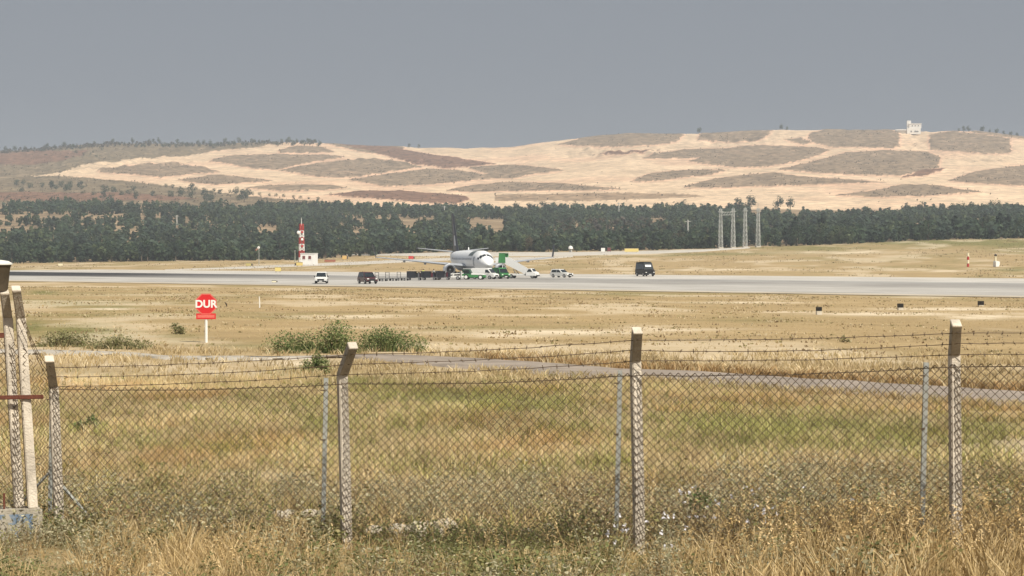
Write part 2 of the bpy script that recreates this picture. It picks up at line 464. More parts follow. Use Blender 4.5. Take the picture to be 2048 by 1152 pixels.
def build_hill():
    us = np.arange(-260, 2312, 3.0); ts = np.linspace(0, 1, 125)
    U, T = np.meshgrid(us, ts)
    crest = np.interp(U, [p[0] for p in SKY_L], [p[1] for p in SKY_L]) + 2.0 * (fbm(U / 30., U * 0, 4) - .5)
    Vv = 438 + (crest - 438) * T
    D = 1270 + 1250 * T ** 1.15
    Z = EYE + (500 - Vv) * D / F
    X = (U - 1024) / F * D
    mk = hill_masks(U, Vv)
    scrub = np.clip(mk[0] + mk[1], 0, 1)
    for _ in range(3):
        scrub = (scrub + np.roll(scrub, 1, 0) + np.roll(scrub, -1, 0) + np.roll(scrub, 1, 1) + np.roll(scrub, -1, 1)) / 5
    Z = Z + scrub * (.5 + 1.8 * fbm(X / 12., D / 16., 3)) + 1.6 * (fbm(X / 40., D / 60., 4) - .5)
    for (a, b, c, d) in CUTS:      # torn earth cuts
        w = sstep(a - 20, a + 20, U) * (1 - sstep(b - 20, b + 20, U)) * sstep(c - 3, c + 3, Vv) * (1 - sstep(d - 3, d + 3, Vv))
        Z = Z + w * 7 * (fbm(X / 9., D / 70., 4) - .5)
    # back of the hill
    bx, bz, bd = [], [], []
    for k, (dd, dz) in enumerate([(60, -3), (200, -25), (700, -110), (2500, -130)]):
        bd.append(D[-1] + dd); bz.append(Z[-1] + dz); bx.append((us - 1024) / F * (D[-1] + dd))
    X = np.vstack([X] + [b[None] for b in bx]); D = np.vstack([D] + [b[None] for b in bd]); Z = np.vstack([Z] + [b[None] for b in bz])
    mk = np.concatenate([mk, np.repeat(mk[:, -1:, :], 4, 1)], 1)
    V = np.stack([X, D, Z], -1).reshape(-1, 3)
    nr, nc = X.shape
    i = np.arange((nr - 1) * nc).reshape(nr - 1, nc)[:, :-1].ravel()
    Q = np.stack([i, i + 1, i + nc + 1, i + nc], -1)
    n1 = fbm(X / 25., D / 45., 4); n2 = fbm(X / 6. + 9, D / 9., 3); n3 = fbm(X / 90. + 4, D / 120., 3)
    tan = np.stack([.67 + 0 * n1, .51 + 0 * n1, .355 + 0 * n1], -1)
    pink = np.array([.68, .46, .32])
    edge = np.concatenate([scrub, np.repeat(scrub[-1:], 4, 0)], 0)
    for _ in range(5):
        edge = (edge + np.roll(edge, 1, 0) + np.roll(edge, -1, 0) + np.roll(edge, 1, 1) + np.roll(edge, -1, 1)) / 5
    tan = tan + (pink - tan) * np.clip(sstep(.5, .75, n3) * .6 + 1.1 * sstep(.05, .4, edge), 0, 1)[..., None]
    tan = tan * (.62 + .44 * n1 + .34 * fbm(X / 60. + 8, D / 11., 3))[..., None]
    c = tan
    for tone, colr in ((2, (.20, .155, .10)), (0, (.265, .198, .137)), (1, (.205, .118, .080)), (3, (.33, .235, .155))):
        a = mk[tone][..., None]
        n4 = vnoise(X / 3.5, D / 7.); sc = np.array(colr) * (.35 + .7 * n2 + .6 * n4)[..., None]
        if tone in (0, 2):     # bare gaps between the scrub
            gap = sstep(.60, .78, n1 * .5 + n2 * .5)[..., None] * .5
            sc = sc * (1 - gap) + tan * .7 * gap
        c = c * (1 - a) + sc * a
    me = np_mesh("hill", V, Q, c.reshape(-1, 3))
    me.polygons.foreach_set("use_smooth", np.ones(len(Q), bool))
    m = bpy.data.materials.new("hill_earth"); m.use_nodes = True
    n, l = m.node_tree.nodes, m.node_tree.links
    b = n["Principled BSDF"]; b.inputs['Roughness'].default_value = 1; b.inputs['Specular IOR Level'].default_value = 0
    a = n.new("ShaderNodeVertexColor"); a.layer_name = "Col"
    tc = n.new("ShaderNodeTexCoord"); z = n.new("ShaderNodeTexNoise"); z.inputs['Scale'].default_value = .12; z.inputs['Detail'].default_value = 8
    l.new(tc.outputs['Object'], z.inputs['Vector'])
    r = n.new("ShaderNodeValToRGB"); r.color_ramp.elements[0].color = (.72, .72, .72, 1); r.color_ramp.elements[1].color = (1.15, 1.12, 1.08, 1)
    r.color_ramp.elements[0].position = .35; r.color_ramp.elements[1].position = .65
    l.new(z.outputs[0], r.inputs[0])
    mx = n.new("ShaderNodeMixRGB"); mx.blend_type = 'MULTIPLY'; mx.inputs[0].default_value = 1
    l.new(a.outputs[0], mx.inputs[1]); l.new(r.outputs[0], mx.inputs[2]); l.new(mx.outputs[0], b.inputs['Base Color'])
    bp = n.new("ShaderNodeBump"); bp.inputs['Strength'].default_value = .6; bp.inputs['Distance'].default_value = 2
    l.new(z.outputs[0], bp.inputs['Height']); l.new(bp.outputs[0], b.inputs['Normal'])
    tag(link("hill", me, m), kind="structure")
build_hill()
def hill_z(u, v):
    D, crest = hill_point(u, v)
    return ((u - 1024) / F * D, float(D), EYE + (500 - max(v, crest)) * float(D) / F)

# ---------------------------------------------------------------- runway, taxiway, perimeter road
def paved(name, colr, lo, hi, rough=.85):
    return mat(name, colr, rough, 0, .18, .35, .3, .25, 14)
def build_runway():
    ang = math.atan2(-NX, NY)          # local x runs along the runway, y across
    W = T_FAR - T_NEAR
    m = bpy.data.materials.new("runway_concrete"); m.use_nodes = True
    n, l = m.node_tree.nodes, m.node_tree.links
    b = n["Principled BSDF"]; b.inputs['Roughness'].default_value = .95; b.inputs['Specular IOR Level'].default_value = .03
    tc = n.new("ShaderNodeTexCoord"); sx = n.new("ShaderNodeSeparateXYZ"); l.new(tc.outputs['Object'], sx.inputs[0])
    mp = n.new("ShaderNodeMapping"); mp.inputs['Scale'].default_value = (.03, .5, 1); l.new(tc.outputs['Object'], mp.inputs[0])
    nz = n.new("ShaderNodeTexNoise"); nz.inputs['Scale'].default_value = 1; nz.inputs['Detail'].default_value = 7; l.new(mp.outputs[0], nz.inputs['Vector'])
    dv = n.new("ShaderNodeMath"); dv.operation = 'DIVIDE'; dv.inputs[1].default_value = W; l.new(sx.outputs[1], dv.inputs[0])
    wob = n.new("ShaderNodeMath"); wob.operation = 'MULTIPLY_ADD'; wob.inputs[1].default_value = .06; wob.inputs[2].default_value = -.03
    l.new(nz.outputs[0], wob.inputs[0])
    ad = n.new("ShaderNodeMath"); ad.operation = 'ADD'; l.new(dv.outputs[0], ad.inputs[0]); l.new(wob.outputs[0], ad.inputs[1])
    base = n.new("ShaderNodeValToRGB"); e = base.color_ramp.elements
    stops = [(0, (.52, .45, .35)), (.035, (.52, .46, .37)), (.05, (.45, .43, .40)), (.30, (.48, .46, .43)), (.47, (.42, .40, .375)),
             (.60, (.43, .42, .40)), (.66, (.54, .515, .48)), (.97, (.55, .52, .47)), (1, (.48, .41, .30))]
    e[0].position, e[0].color = stops[0][0], (*stops[0][1], 1); e[1].position, e[1].color = stops[-1][0], (*stops[-1][1], 1)
    for p, c in stops[1:-1]: x = e.new(p); x.color = (*c, 1)
    l.new(ad.outputs[0], base.inputs[0])
    # tyre rubber laid down along the middle, heaviest in the touch-down zone
    rub = n.new("ShaderNodeValToRGB"); e = rub.color_ramp.elements
    e[0].position = .28; e[0].color = (0, 0, 0, 1); e[1].position = .66; e[1].color = (0, 0, 0, 1)
    for p in (.34, .61): x = e.new(p); x.color = (1, 1, 1, 1)
    l.new(ad.outputs[0], rub.inputs[0])
    mr = n.new("ShaderNodeMapRange"); mr.inputs['From Min'].default_value = -335; mr.inputs['From Max'].default_value = -262
    mr.inputs['To Min'].default_value = .97; mr.inputs['To Max'].default_value = 0.22
    l.new(sx.outputs[0], mr.inputs[0])
    mu = n.new("ShaderNodeMath"); mu.operation = 'MULTIPLY'; l.new(rub.outputs[0], mu.inputs[0]); l.new(mr.outputs[0], mu.inputs[1])
    mix = n.new("ShaderNodeMixRGB"); l.new(mu.outputs[0], mix.inputs[0]); l.new(base.outputs[0], mix.inputs[1]); mix.inputs[2].default_value = (.045, .045, .05, 1)
    v2 = n.new("ShaderNodeValToRGB"); v2.color_ramp.elements[0].color = (.8, .8, .8, 1); v2.color_ramp.elements[1].color = (1.1, 1.1, 1.1, 1)
    v2.color_ramp.elements[0].position = .3; v2.color_ramp.elements[1].position = .7; l.new(nz.outputs[0], v2.inputs[0])
    mm = n.new("ShaderNodeMixRGB"); mm.blend_type = 'MULTIPLY'; mm.inputs[0].default_value = 1
    l.new(mix.outputs[0], mm.inputs[1]); l.new(v2.outputs[0], mm.inputs[2])
    st = n.new("ShaderNodeTexNoise"); st.inputs['Scale'].default_value = .09; st.inputs['Detail'].default_value = 8; st.inputs['Roughness'].default_value = .7
    mp2 = n.new("ShaderNodeMapping"); mp2.inputs['Scale'].default_value = (.6, 1, 1); l.new(tc.outputs['Object'], mp2.inputs[0]); l.new(mp2.outputs[0], st.inputs['Vector'])
    sr = n.new("ShaderNodeValToRGB"); sr.color_ramp.elements[0].position = .33; sr.color_ramp.elements[0].color = (.74, .73, .72, 1); sr.color_ramp.elements[1].position = .6; sr.color_ramp.elements[1].color = (1.06, 1.06, 1.06, 1)
    l.new(st.outputs[0], sr.inputs[0])
    m3 = n.new("ShaderNodeMixRGB"); m3.blend_type = 'MULTIPLY'; m3.inputs[0].default_value = 1; l.new(mm.outputs[0], m3.inputs[1]); l.new(sr.outputs[0], m3.inputs[2])
    l.new(m3.outputs[0], b.inputs['Base Color'])
    # slightly ragged edges where grass creeps in
    xs = np.arange(-420, 700, 2.0); rows = []
    k = len(xs)
    e0 = -1.4 + 1.8 * fbm(xs / 7., xs * 0, 3); e1 = W + 1.0 - 2.0 * fbm(xs / 9., xs * 0 + 7, 3)
    V = []; Q = []
    for j, f in enumerate((0, .2, .5, .8, 1)):
        y = e0 + (e1 - e0) * f
        V.append(np.stack([xs, y, np.zeros(k)], -1))
    V = np.concatenate(V)
    for j in range(4):
        i = np.arange(k - 1) + j * k
        Q.append(np.stack([i, i + 1, i + k + 1, i + k], -1))
    me = np_mesh("runway", V, np.concatenate(Q))
    o = link("runway", me, m)
    p = hit(1100, 577)
    o.location = (T_NEAR * NX / (NX * NX + NY * NY), T_NEAR * NY / (NX * NX + NY * NY), RUNWAY_Z)
    o.rotation_euler = (0, 0, ang)
    tag(o, kind="structure")
build_runway()

def drape(name, us, vt, vb, m, off=.05, step=6., sub=3, rag=.0):
    u = np.arange(us[0], us[-1] + .1, step)
    t = np.interp(u, us, vt); b = np.interp(u, us, vb)
    V = []; nc = len(u); fr_ = [0] + list(np.linspace(.06, .94, sub - 1)) + [1]
    for j in range(sub + 1):
        f = fr_[j]
        for i in range(nc):
            r = rag * (vnoise(u[i] / 13., j * 7.7) - .5)
            x, y, z = hit(u[i], b[i] + (t[i] - b[i]) * f + (r if j in (0, sub) else 0))
            V.append((x, y, z + (off if 0 < j < sub else -.08)))
    Q = [(j * nc + i, j * nc + i + 1, (j + 1) * nc + i + 1, (j + 1) * nc + i) for j in range(sub) for i in range(nc - 1)]
    me = np_mesh(name, np.array(V), np.array(Q))
    return tag(link(name, me, m), kind="structure")
M_TAXI = mat("taxiway_concrete", (.52, .48, .42), .9, 0, .15, .12, 0)
drape("taxiway", [330, 480, 600, 720, 900, 1000, 1090, 1150], [539.5, 533.5, 528.5, 523.5, 515.5, 515, 513, 511.5], [541, 538, 533.5, 529.5, 521.5, 523, 519, 513.5], M_TAXI, .08)
drape("apron", [690, 800, 900, 1000, 1150, 1300, 1400, 1500], [509.2, 507.5, 505, 505, 504.7, 502, 499.5, 494.8], [510.5, 511.5, 512, 513, 511.5, 508, 504, 496.5], M_TAXI, .16)
M_ROAD = mat("old_asphalt", (.31, .26, .215), .9, 0, .35, .8, .3, .2)
drape("perimeter_road", [640, 700, 760, 900, 1050, 1240, 1400, 1560, 1850, 2048, 2250],
      [714, 712, 711.5, 716, 725, 738, 744, 755, 773, 786, 800],
      [717, 717, 722, 737, 746, 760, 768, 780, 800, 818, 838], M_ROAD, .05, 5., 5, 2.5)

# ---------------------------------------------------------------- haze: even, thin, round everything
def build_haze():
    me = MB().box((0, 2500, 86.3), (6400, 6400, 180)).mesh("haze", mat("haze_air", (.8, .8, .8)))
    m = MATS["haze_air"]; n, l = m.node_tree.nodes, m.node_tree.links
    n.clear()
    out = n.new("ShaderNodeOutputMaterial"); v = n.new("ShaderNodeVolumePrincipled")
    v.inputs['Color'].default_value = (.80, .86, .93, 1)
    v.inputs['Density'].default_value = .00022
    v.inputs['Anisotropy'].default_value = 0.0
    l.new(v.outputs[0], out.inputs['Volume'])
    o = link("haze", me)
    tag(o, "thin pale summer haze over the whole airfield", "haze", kind="stuff")
build_haze()

M_TRACK = mat("dusty_track", (.44, .40, .34), .95, 0, .3, 1.5, .3, .2)
drape("dirt_track", [-80, 100, 200, 270, 330, 480, 590, 655], [701, 703, 705, 708, 713, 714, 715, 714], [710, 711, 712, 713, 719, 721.5, 720, 716.5], M_TRACK, .05, 5., 4, 3.)
# ================================================================== VEGETATION
def ribbon(path, w, c0, c1):
    """flat blade along a path"""
    path = np.asarray(path, float); k = len(path)
    d = np.gradient(path, axis=0)
    a = rng.uniform(0, math.pi)
    side = np.cross(d, np.array([math.cos(a), math.sin(a), .2])); side /= np.linalg.norm(side, axis=1)[:, None] + 1e-9
    ww = w * np.linspace(1, .25, k)[:, None]
    V = np.empty((2 * k, 3)); V[0::2] = path - side * ww / 2; V[1::2] = path + side * ww / 2
    Q = np.array([(2 * i, 2 * i + 1, 2 * i + 3, 2 * i + 2) for i in range(k - 1)])
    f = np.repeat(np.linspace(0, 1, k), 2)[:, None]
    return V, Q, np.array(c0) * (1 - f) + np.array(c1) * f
def leafq(p, size, c, asp=.5, flat=.5):
    d = rng.normal(size=3); d[2] *= flat; d /= np.linalg.norm(d)
    s = np.cross(d, rng.normal(size=3)); s /= np.linalg.norm(s) + 1e-9
    V = np.array([p, p + d * size * .5 + s * size * asp * .5, p + d * size, p + d * size * .5 - s * size * asp * .5])
    return V, np.array([[0, 1, 2, 3]]), np.tile(np.array(c), (4, 1))
def leafn(p, n, size, c):
    n = n / (np.linalg.norm(n) + 1e-9); s = np.cross(n, rng.normal(size=3)); s /= np.linalg.norm(s) + 1e-9; t = np.cross(n, s)
    h = size * .5
    return np.array([p + s * h, p + t * h * .8, p - s * h, p - t * h * .8]), np.array([[0, 1, 2, 3]]), np.tile(np.array(c), (4, 1))
def join(lst):
    V = []; Q = []; C = []; o = 0
    for v, q, c in lst:
        V.append(v); Q.append(q + o); C.append(c); o += len(v)
    return np.concatenate(V), np.concatenate(Q), np.concatenate(C)

STRAW = [(.53, .42, .24), (.60, .49, .29), (.46, .355, .19), (.38, .285, .145), (.51, .395, .21), (.65, .54, .35)]
OLIVE = [(.22, .21, .085), (.28, .26, .11), (.33, .29, .13), (.18, .18, .07), (.38, .33, .17)]
GREYG = [(.33, .31, .19), (.40, .37, .24), (.27, .26, .15), (.50, .45, .30)]
GREEN_ = [(.17, .19, .075), (.21, .225, .09), (.14, .155, .06), (.28, .27, .13)]
def pick(p): return np.array(p[rng.integers(len(p))]) * rng.uniform(.85, 1.15)

def v_tuft(n, h, spread, w, pal, seg=3):
    L = []
    for _ in range(n):
        a = rng.uniform(0, 2 * math.pi); hh = h * rng.uniform(.45, 1.1); lean = rng.uniform(.1, .75) * hh
        r0 = spread * rng.uniform(0, .5)
        t = np.linspace(0, 1, seg + 1)
        path = np.stack([math.cos(a) * (r0 + lean * t ** 1.7), math.sin(a) * (r0 + lean * t ** 1.7), hh * t * (1 - .12 * t)], -1)
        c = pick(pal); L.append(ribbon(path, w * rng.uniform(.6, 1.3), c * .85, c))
    return join(L)
def v_stalk(n, h, pal):
    """tall dry stalks with drooping seed heads"""
    L = []
    for _ in range(n):
        a = rng.uniform(0, 2 * math.pi); hh = h * rng.uniform(.6, 1.1); lean = hh * rng.uniform(.1, .6)
        t = np.linspace(0, 1, 5)
        path = np.stack([math.cos(a) * lean * t ** 1.5, math.sin(a) * lean * t ** 1.5, hh * t], -1)
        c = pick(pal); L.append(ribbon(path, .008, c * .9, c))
        for k in range(10):
            q = path[-1] + (path[-2] - path[-1]) * rng.uniform(0, .9) + rng.normal(size=3) * .006
            L.append(leafq(q, rng.uniform(.02, .045), c * rng.uniform(.9, 1.2), .4))
    return join(L)
def v_weed(ns, h, nl, size, pal, spread=.16, bloom=None):
    """branching weed with small leaves"""
    L = []
    for _ in range(ns):
        a = rng.uniform(0, 2 * math.pi); hh = h * rng.uniform(.5, 1.1); lean = spread * rng.uniform(.3, 1.6)
        t = np.linspace(0, 1, 4)
        path = np.stack([math.cos(a) * lean * t, math.sin(a) * lean * t, hh * t], -1)
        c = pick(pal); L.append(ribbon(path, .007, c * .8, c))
        for k in range(nl):
            f = rng.uniform(.12, 1.0)
            p = np.array([math.cos(a) * lean * f, math.sin(a) * lean * f, hh * f]) + rng.normal(size=3) * np.array([.035, .035, .02])
            L.append(leafq(p, size * rng.uniform(.6, 1.4), pick(pal), rng.uniform(.35, .7)))
        if bloom is not None and rng.random() < .5:
            p = np.array([math.cos(a) * lean, math.sin(a) * lean, hh])
            for k in range(6):
                L.append(leafq(p + rng.normal(size=3) * .005, .026, np.array(bloom) * rng.uniform(.9, 1.08), .8, 1))
    return join(L)

def scatter(variants, X, Y, scale, rot=None, tint=None, zoff=0.0):
    """stamp variants at ground points -> one mesh's arrays"""
    n = len(X); Z = ground_z(X, Y) + zoff
    rot = rng.uniform(0, 2 * math.pi, n) if rot is None else rot
    ch = rng.integers(len(variants), size=n)
    VV, QQ, CC = [], [], []; off = 0
    for k, (v, q, c) in enumerate(variants):
        id_ = np.nonzero(ch == k)[0]
        if not len(id_): continue
        cs, sn = np.cos(rot[id_]), np.sin(rot[id_]); s = scale[id_][:, None]
        x = (v[None, :, 0] * cs[:, None] - v[None, :, 1] * sn[:, None]) * s + X[id_][:, None]
        y = (v[None, :, 0] * sn[:, None] + v[None, :, 1] * cs[:, None]) * s + Y[id_][:, None]
        z = v[None, :, 2] * s + Z[id_][:, None]
        VV.append(np.stack([x, y, z], -1).reshape(-1, 3))
        QQ.append((q[None] + (np.arange(len(id_)) * len(v))[:, None, None] + off).reshape(-1, 4))
        t = np.ones((len(id_), 3)) if tint is None else tint[id_]
        CC.append((c[None] * t[:, None, :]).reshape(-1, 3))
        off += len(id_) * len(v)
    return np.concatenate(VV), np.concatenate(QQ), np.concatenate(CC)
def stuff(name, arrs, m, label, cat):
    V, Q, C = join(arrs)
    return tag(link(name, np_mesh(name, V, Q, np.clip(C, 0, .9)), m), label, cat, kind="stuff")

def pts_band(n, d0, d1, u0=-90, u1=2140, p=1.0):
    """random ground points, even per area, in a wedge of the view"""
    D = np.sqrt(rng.uniform(d0 ** 2, d1 ** 2, n)) if p == 1 else d0 + (d1 - d0) * rng.random(n) ** p
    u = rng.uniform(u0, u1, n)
    return (u - 1024) / F * D, D, u
def off_road(X, Y):
    Z = ground_z(X, Y); u = X / Y * F + 1024; v = 500 - F * (Z - EYE) / Y
    us = [-80, 100, 270, 300, 580, 700, 760, 900, 1050, 1240, 1400, 1560, 1850, 2048, 2250]
    t = np.interp(u, us, [701, 702, 705, 712, 713, 711, 711, 716, 725, 738, 744, 755, 773, 786, 800])
    b = np.interp(u, us, [712, 713, 714, 719, 723, 724, 723, 737, 746, 760, 768, 780, 800, 818, 838])
    j = 5 * (vnoise(u / 9., v / 3.) - .35)
    return (v < t + j - 1) | (v > b - j + 1)

T_DRY = [v_tuft(11, .30, .18, .015, STRAW, 2) for _ in range(8)]
T_DRYF = [v_tuft(7, .26, .34, .032, STRAW, 2) for _ in range(6)]
T_GRN = [v_tuft(11, .26, .2, .017, OLIVE, 2) for _ in range(6)]
T_GRNF = [v_tuft(7, .24, .36, .036, OLIVE, 2) for _ in range(4)]
T_STALK = [v_stalk(4, .62, STRAW) for _ in range(6)]
W_GREY = [v_weed(5, .42, 12, .040, GREYG) for _ in range(5)]
W_OLV = [v_weed(5, .38, 13, .042, OLIVE) for _ in range(5)]
W_GRN = [v_weed(5, .40, 13, .046, GREEN_) for _ in range(4)]
W_BRN = [v_weed(5, .45, 11, .034, [(.26, .185, .10), (.20, .14, .075), (.33, .24, .14)]) for _ in range(4)]
W_FLW = [v_weed(5, .50, 10, .034, GREYG, .14, (.80, .78, .82)) for _ in range(4)]

def build_grass():
    # ---- field beyond the fence
    A = []
    X, Y, u = pts_band(20000, 19.5, 46); k = off_road(X, Y) & (rng.random(len(X)) < .30 + 1.0 * sstep(.38, .62, fbm(X / 1.1 + 20, Y / 1.6, 3))); X, Y = X[k], Y[k]
    g, s = ground_masks(X, Y, ground_z(X, Y))
    keep = rng.random(len(X)) > .75 * s; X, Y, g = X[keep], Y[keep], g[keep]
    isg = rng.random(len(X)) < g * 1.0
    h = (.55 + .75 * fbm(X / 1.7, Y / 1.7, 3)) * np.interp(Y, [19, 28, 46], [1, .75, .6])
    tt = fbm(X / 1.6, Y / 2.4, 4); tint = (.68 + 1.3 * tt)[:, None] * np.ones(3); br = sstep(.5, .66, fbm(X / 2.2 + 9, Y / 3 + 4, 3))[:, None]
    tint = tint * (1 - br) + tint * np.array([.88, .78, .70]) * br
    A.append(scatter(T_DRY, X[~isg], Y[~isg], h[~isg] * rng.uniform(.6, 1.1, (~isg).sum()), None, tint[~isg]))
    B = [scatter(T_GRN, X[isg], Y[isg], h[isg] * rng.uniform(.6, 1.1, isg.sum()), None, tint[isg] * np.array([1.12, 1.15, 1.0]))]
    X, Y, u = pts_band(6500, 46, 130); k = off_road(X, Y); X, Y = X[k], Y[k]
    g, s = ground_masks(X, Y, ground_z(X, Y))
    keep = rng.random(len(X)) > .85 * s; X, Y, g = X[keep], Y[keep], g[keep]
    isg = rng.random(len(X)) < g
    h = (.45 + .8 * fbm(X / 4, Y / 6, 3)) * np.interp(Y, [46, 70, 130], [.7, .42, .32])
    tint = (.85 + .45 * fbm(X / 7, Y / 9, 3))[:, None] * np.ones(3)
    A.append(scatter(T_DRYF, X[~isg], Y[~isg], h[~isg] * rng.uniform(.6, 1.2, (~isg).sum()), None, tint[~isg]))
    B.append(scatter(T_GRNF, X[isg], Y[isg], h[isg] * rng.uniform(.6, 1.2, isg.sum()), None, tint[isg]))
    X, Y, u = pts_band(6000, 44, 62); k = off_road(X, Y); X, Y = X[k], Y[k]
    g, s = ground_masks(X, Y, ground_z(X, Y)); k = (rng.random(len(X)) > .9 * s) & (rng.random(len(X)) < .25 + 1.1 * sstep(.4, .62, fbm(X / 2, Y / 3, 3))); X, Y, g = X[k], Y[k], g[k]
    A.append(scatter(T_DRYF, X, Y, rng.uniform(.45, .95, len(X)), None, (.6 + .8 * fbm(X / 3, Y / 4, 3))[:, None] * np.ones(3)))
    T_SPECK = [v_tuft(4, .13, 1.3, .13, p, 1) for p in (STRAW, STRAW, [(.33, .24, .14), (.28, .20, .11)], [(.29, .25, .12), (.25, .22, .10)], [(.62, .52, .34)])]
    X, Y, u = pts_band(15000, 60, 262); k = (NX * X + NY * Y < T_NEAR - 1.5) & (rng.random(len(X)) < .05 + sstep(.48, .66, fbm(X / 5., Y / 9., 4))); X, Y = X[k], Y[k]
    A.append(scatter(T_SPECK, X, Y, rng.uniform(.5, 1.2, len(X)) * np.interp(Y, [60, 262], [.7, 1.15]), None, (.75 + .5 * fbm(X / 9, Y / 14, 3))[:, None] * np.ones(3)))
    X, Y, u = pts_band(6000, 350, 690); k = (NX * X + NY * Y > T_FAR + 4); X, Y = X[k], Y[k]; k = fbm(X / 14., Y / 30., 4) > .47; X, Y = X[k], Y[k]
    A.append(scatter(T_SPECK, X, Y, rng.uniform(1.0, 2.6, len(X)), None, (.7 + .5 * fbm(X / 20, Y / 40, 3))[:, None] * np.ones(3)))
    X, Y, u = pts_band(2500, 130, 262)
    k = NX * X + NY * Y < T_NEAR - 1.5; X, Y = X[k], Y[k]
    h = .28 + .5 * fbm(X / 9, Y / 14, 3)
    A.append(scatter(T_DRYF, X, Y, h * rng.uniform(.6, 1.3, len(X)), None, (.85 + .3 * fbm(X / 20, Y / 30, 3))[:, None] * np.ones(3)))
    u = rng.uniform(950, 2120, 520); us = [900, 1050, 1240, 1400, 1560, 1850, 2048, 2250]
    vt = np.interp(u, us, [716, 725, 738, 744, 755, 773, 786, 800]) - rng.uniform(0, 5, len(u))
    hp = np.array([hit(a, b)[:2] for a, b in zip(u, vt)])
    vb = np.interp(u, us, [737, 746, 760, 768, 780, 800, 818, 838]) + rng.uniform(-4, 4, len(u)); hq = np.array([hit(a, b)[:2] for a, b in zip(u, vb)])
    A.append(scatter(T_DRYF, hq[:, 0], hq[:, 1], rng.uniform(.3, .8, len(u)), None, np.array([.9, .9, .8]) * rng.uniform(.7, 1.2, (len(u), 1))))
    A.append(scatter(T_DRYF, hp[:, 0], hp[:, 1], rng.uniform(.5, 1.1, len(u)), None, np.array([.72, .60, .50]) * rng.uniform(.7, 1.3, (len(u), 1))))
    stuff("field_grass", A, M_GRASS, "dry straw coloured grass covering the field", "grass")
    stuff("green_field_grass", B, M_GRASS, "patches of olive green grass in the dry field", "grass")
    # ---- verge at and before the fence
    A = []; B = []; FL = []
    X, Y, u = pts_band(3300, 15.3, 19.6)
    w = np.clip(.58 + .40 * sstep(1250, 1600, u) + .3 * np.exp(-((u - 400) / 200) ** 2) - .25 * np.exp(-((u - 950) / 230) ** 2) - .2 * np.exp(-((u - 60) / 90) ** 2), .1, 1)
    w = w * (.6 + .8 * fbm(X / .7, Y / .7, 2)); isd = rng.random(len(X)) < w
    tint = (.85 + .4 * fbm(X / .9, Y / .9, 3))[:, None] * np.array([1.0, .96, .88])
    lim = np.where(Y < 18.5, .78 + .25 * sstep(1350, 1700, u), .95) * np.where((u < 150) & (Y < 19.3) & (Y > 17.2), .6, 1)
    lim = lim * np.where((u > 730) & (u < 1140) & (Y > 17.4), .62, 1)
    for pu in (118, 693, 1280, 1915): lim = lim * np.where((np.abs(u - pu) < 30) & (Y < 19.2), .5, 1)
    lim2 = lim[~isd] * 1.0
    A.append(scatter(T_DRY, X[isd], Y[isd], rng.uniform(.7, 1.35, isd.sum()) * lim[isd], None, tint[isd]))
    X2, Y2, u2 = X[~isd], Y[~isd], u[~isd]
    kind = fbm(X2 / .8 + 7, Y2 / .8, 3) + .12 * np.exp(-((u2 - 950) / 240) ** 2) + .08 * np.exp(-((u2 - 80) / 120) ** 2)
    kind = kind + rng.normal(0, .05, len(kind)); m1 = kind > .62; m2 = (~m1) & (kind > .50); m3 = (~m1) & (~m2) & (kind > .36); m4 = ~(m1 | m2 | m3)
    for msk, var in ((m1, W_GRN), (m2, W_OLV), (m3, W_GREY), (m4, W_BRN)):
        if msk.any(): B.append(scatter(var, X2[msk], Y2[msk], rng.uniform(.7, 1.2, msk.sum()) * lim2[msk]))
    # tall stalks, thickest on the golden bank
    n = 520; X, Y, u = pts_band(n, 15.6, 18.8)
    k = rng.random(n) < np.clip(.22 + .8 * sstep(1300, 1700, u) + .5 * np.exp(-((u - 420) / 160) ** 2), 0, 1)
    A.append(scatter(T_STALK, X[k], Y[k], rng.uniform(.6, 1.05, k.sum()) * (.70 + .42 * sstep(1300, 1700, u[k])) * np.where(u[k] < 150, .5, 1), None, np.ones((k.sum(), 3)) * np.array([1.06, .97, .84])))
    # undergrowth just beyond the wire
    X, Y, u = pts_band(1900, 18.9, 23.5)
    k = rng.random(len(X)) < np.clip(.95 - (Y - 19) / 6.5 + .25 * (fbm(X, Y, 2) - .5), 0, 1); X, Y, u = X[k], Y[k], u[k]
    st_ = ((u > 730) & (u < 1140) & (Y < 20.6)) | ((u > 530) & (u < 650) & (Y < 21.5)); X, Y, u = X[~st_], Y[~st_], u[~st_]
    kd = fbm(X / .9, Y / .9, 3); br = rng.random(len(X)) < .12 + .8 * np.exp(-((u - 1190) / 60) ** 2)
    for msk, var in (((kd > .55) & ~br, W_OLV), ((kd <= .55) & ~br, W_GREY), (br, W_BRN)):
        if msk.any(): B.append(scatter(var, X[msk], Y[msk], rng.uniform(.55, 1.05, msk.sum())))
    X, Y, u = pts_band(900, 23, 46); k = off_road(X, Y) & (fbm(X / 1.5, Y / 2, 3) > .52); X, Y = X[k], Y[k]; hf = rng.random(len(X)) < .6
    B.append(scatter(W_OLV, X[hf], Y[hf], rng.uniform(.4, .8, hf.sum()))); B.append(scatter(W_BRN, X[~hf], Y[~hf], rng.uniform(.4, .8, (~hf).sum())))
    X, Y, u = pts_band(1800, 18.9, 24)
    st_ = ((u > 730) & (u < 1140) & (Y < 20.6)) | ((u > 530) & (u < 650) & (Y < 21.5)); X, Y = X[~st_], Y[~st_]
    A.append(scatter(T_DRY, X, Y, rng.uniform(.5, 1.15, len(X)), None, (.8 + .45 * fbm(X, Y, 3))[:, None] * np.ones(3)))
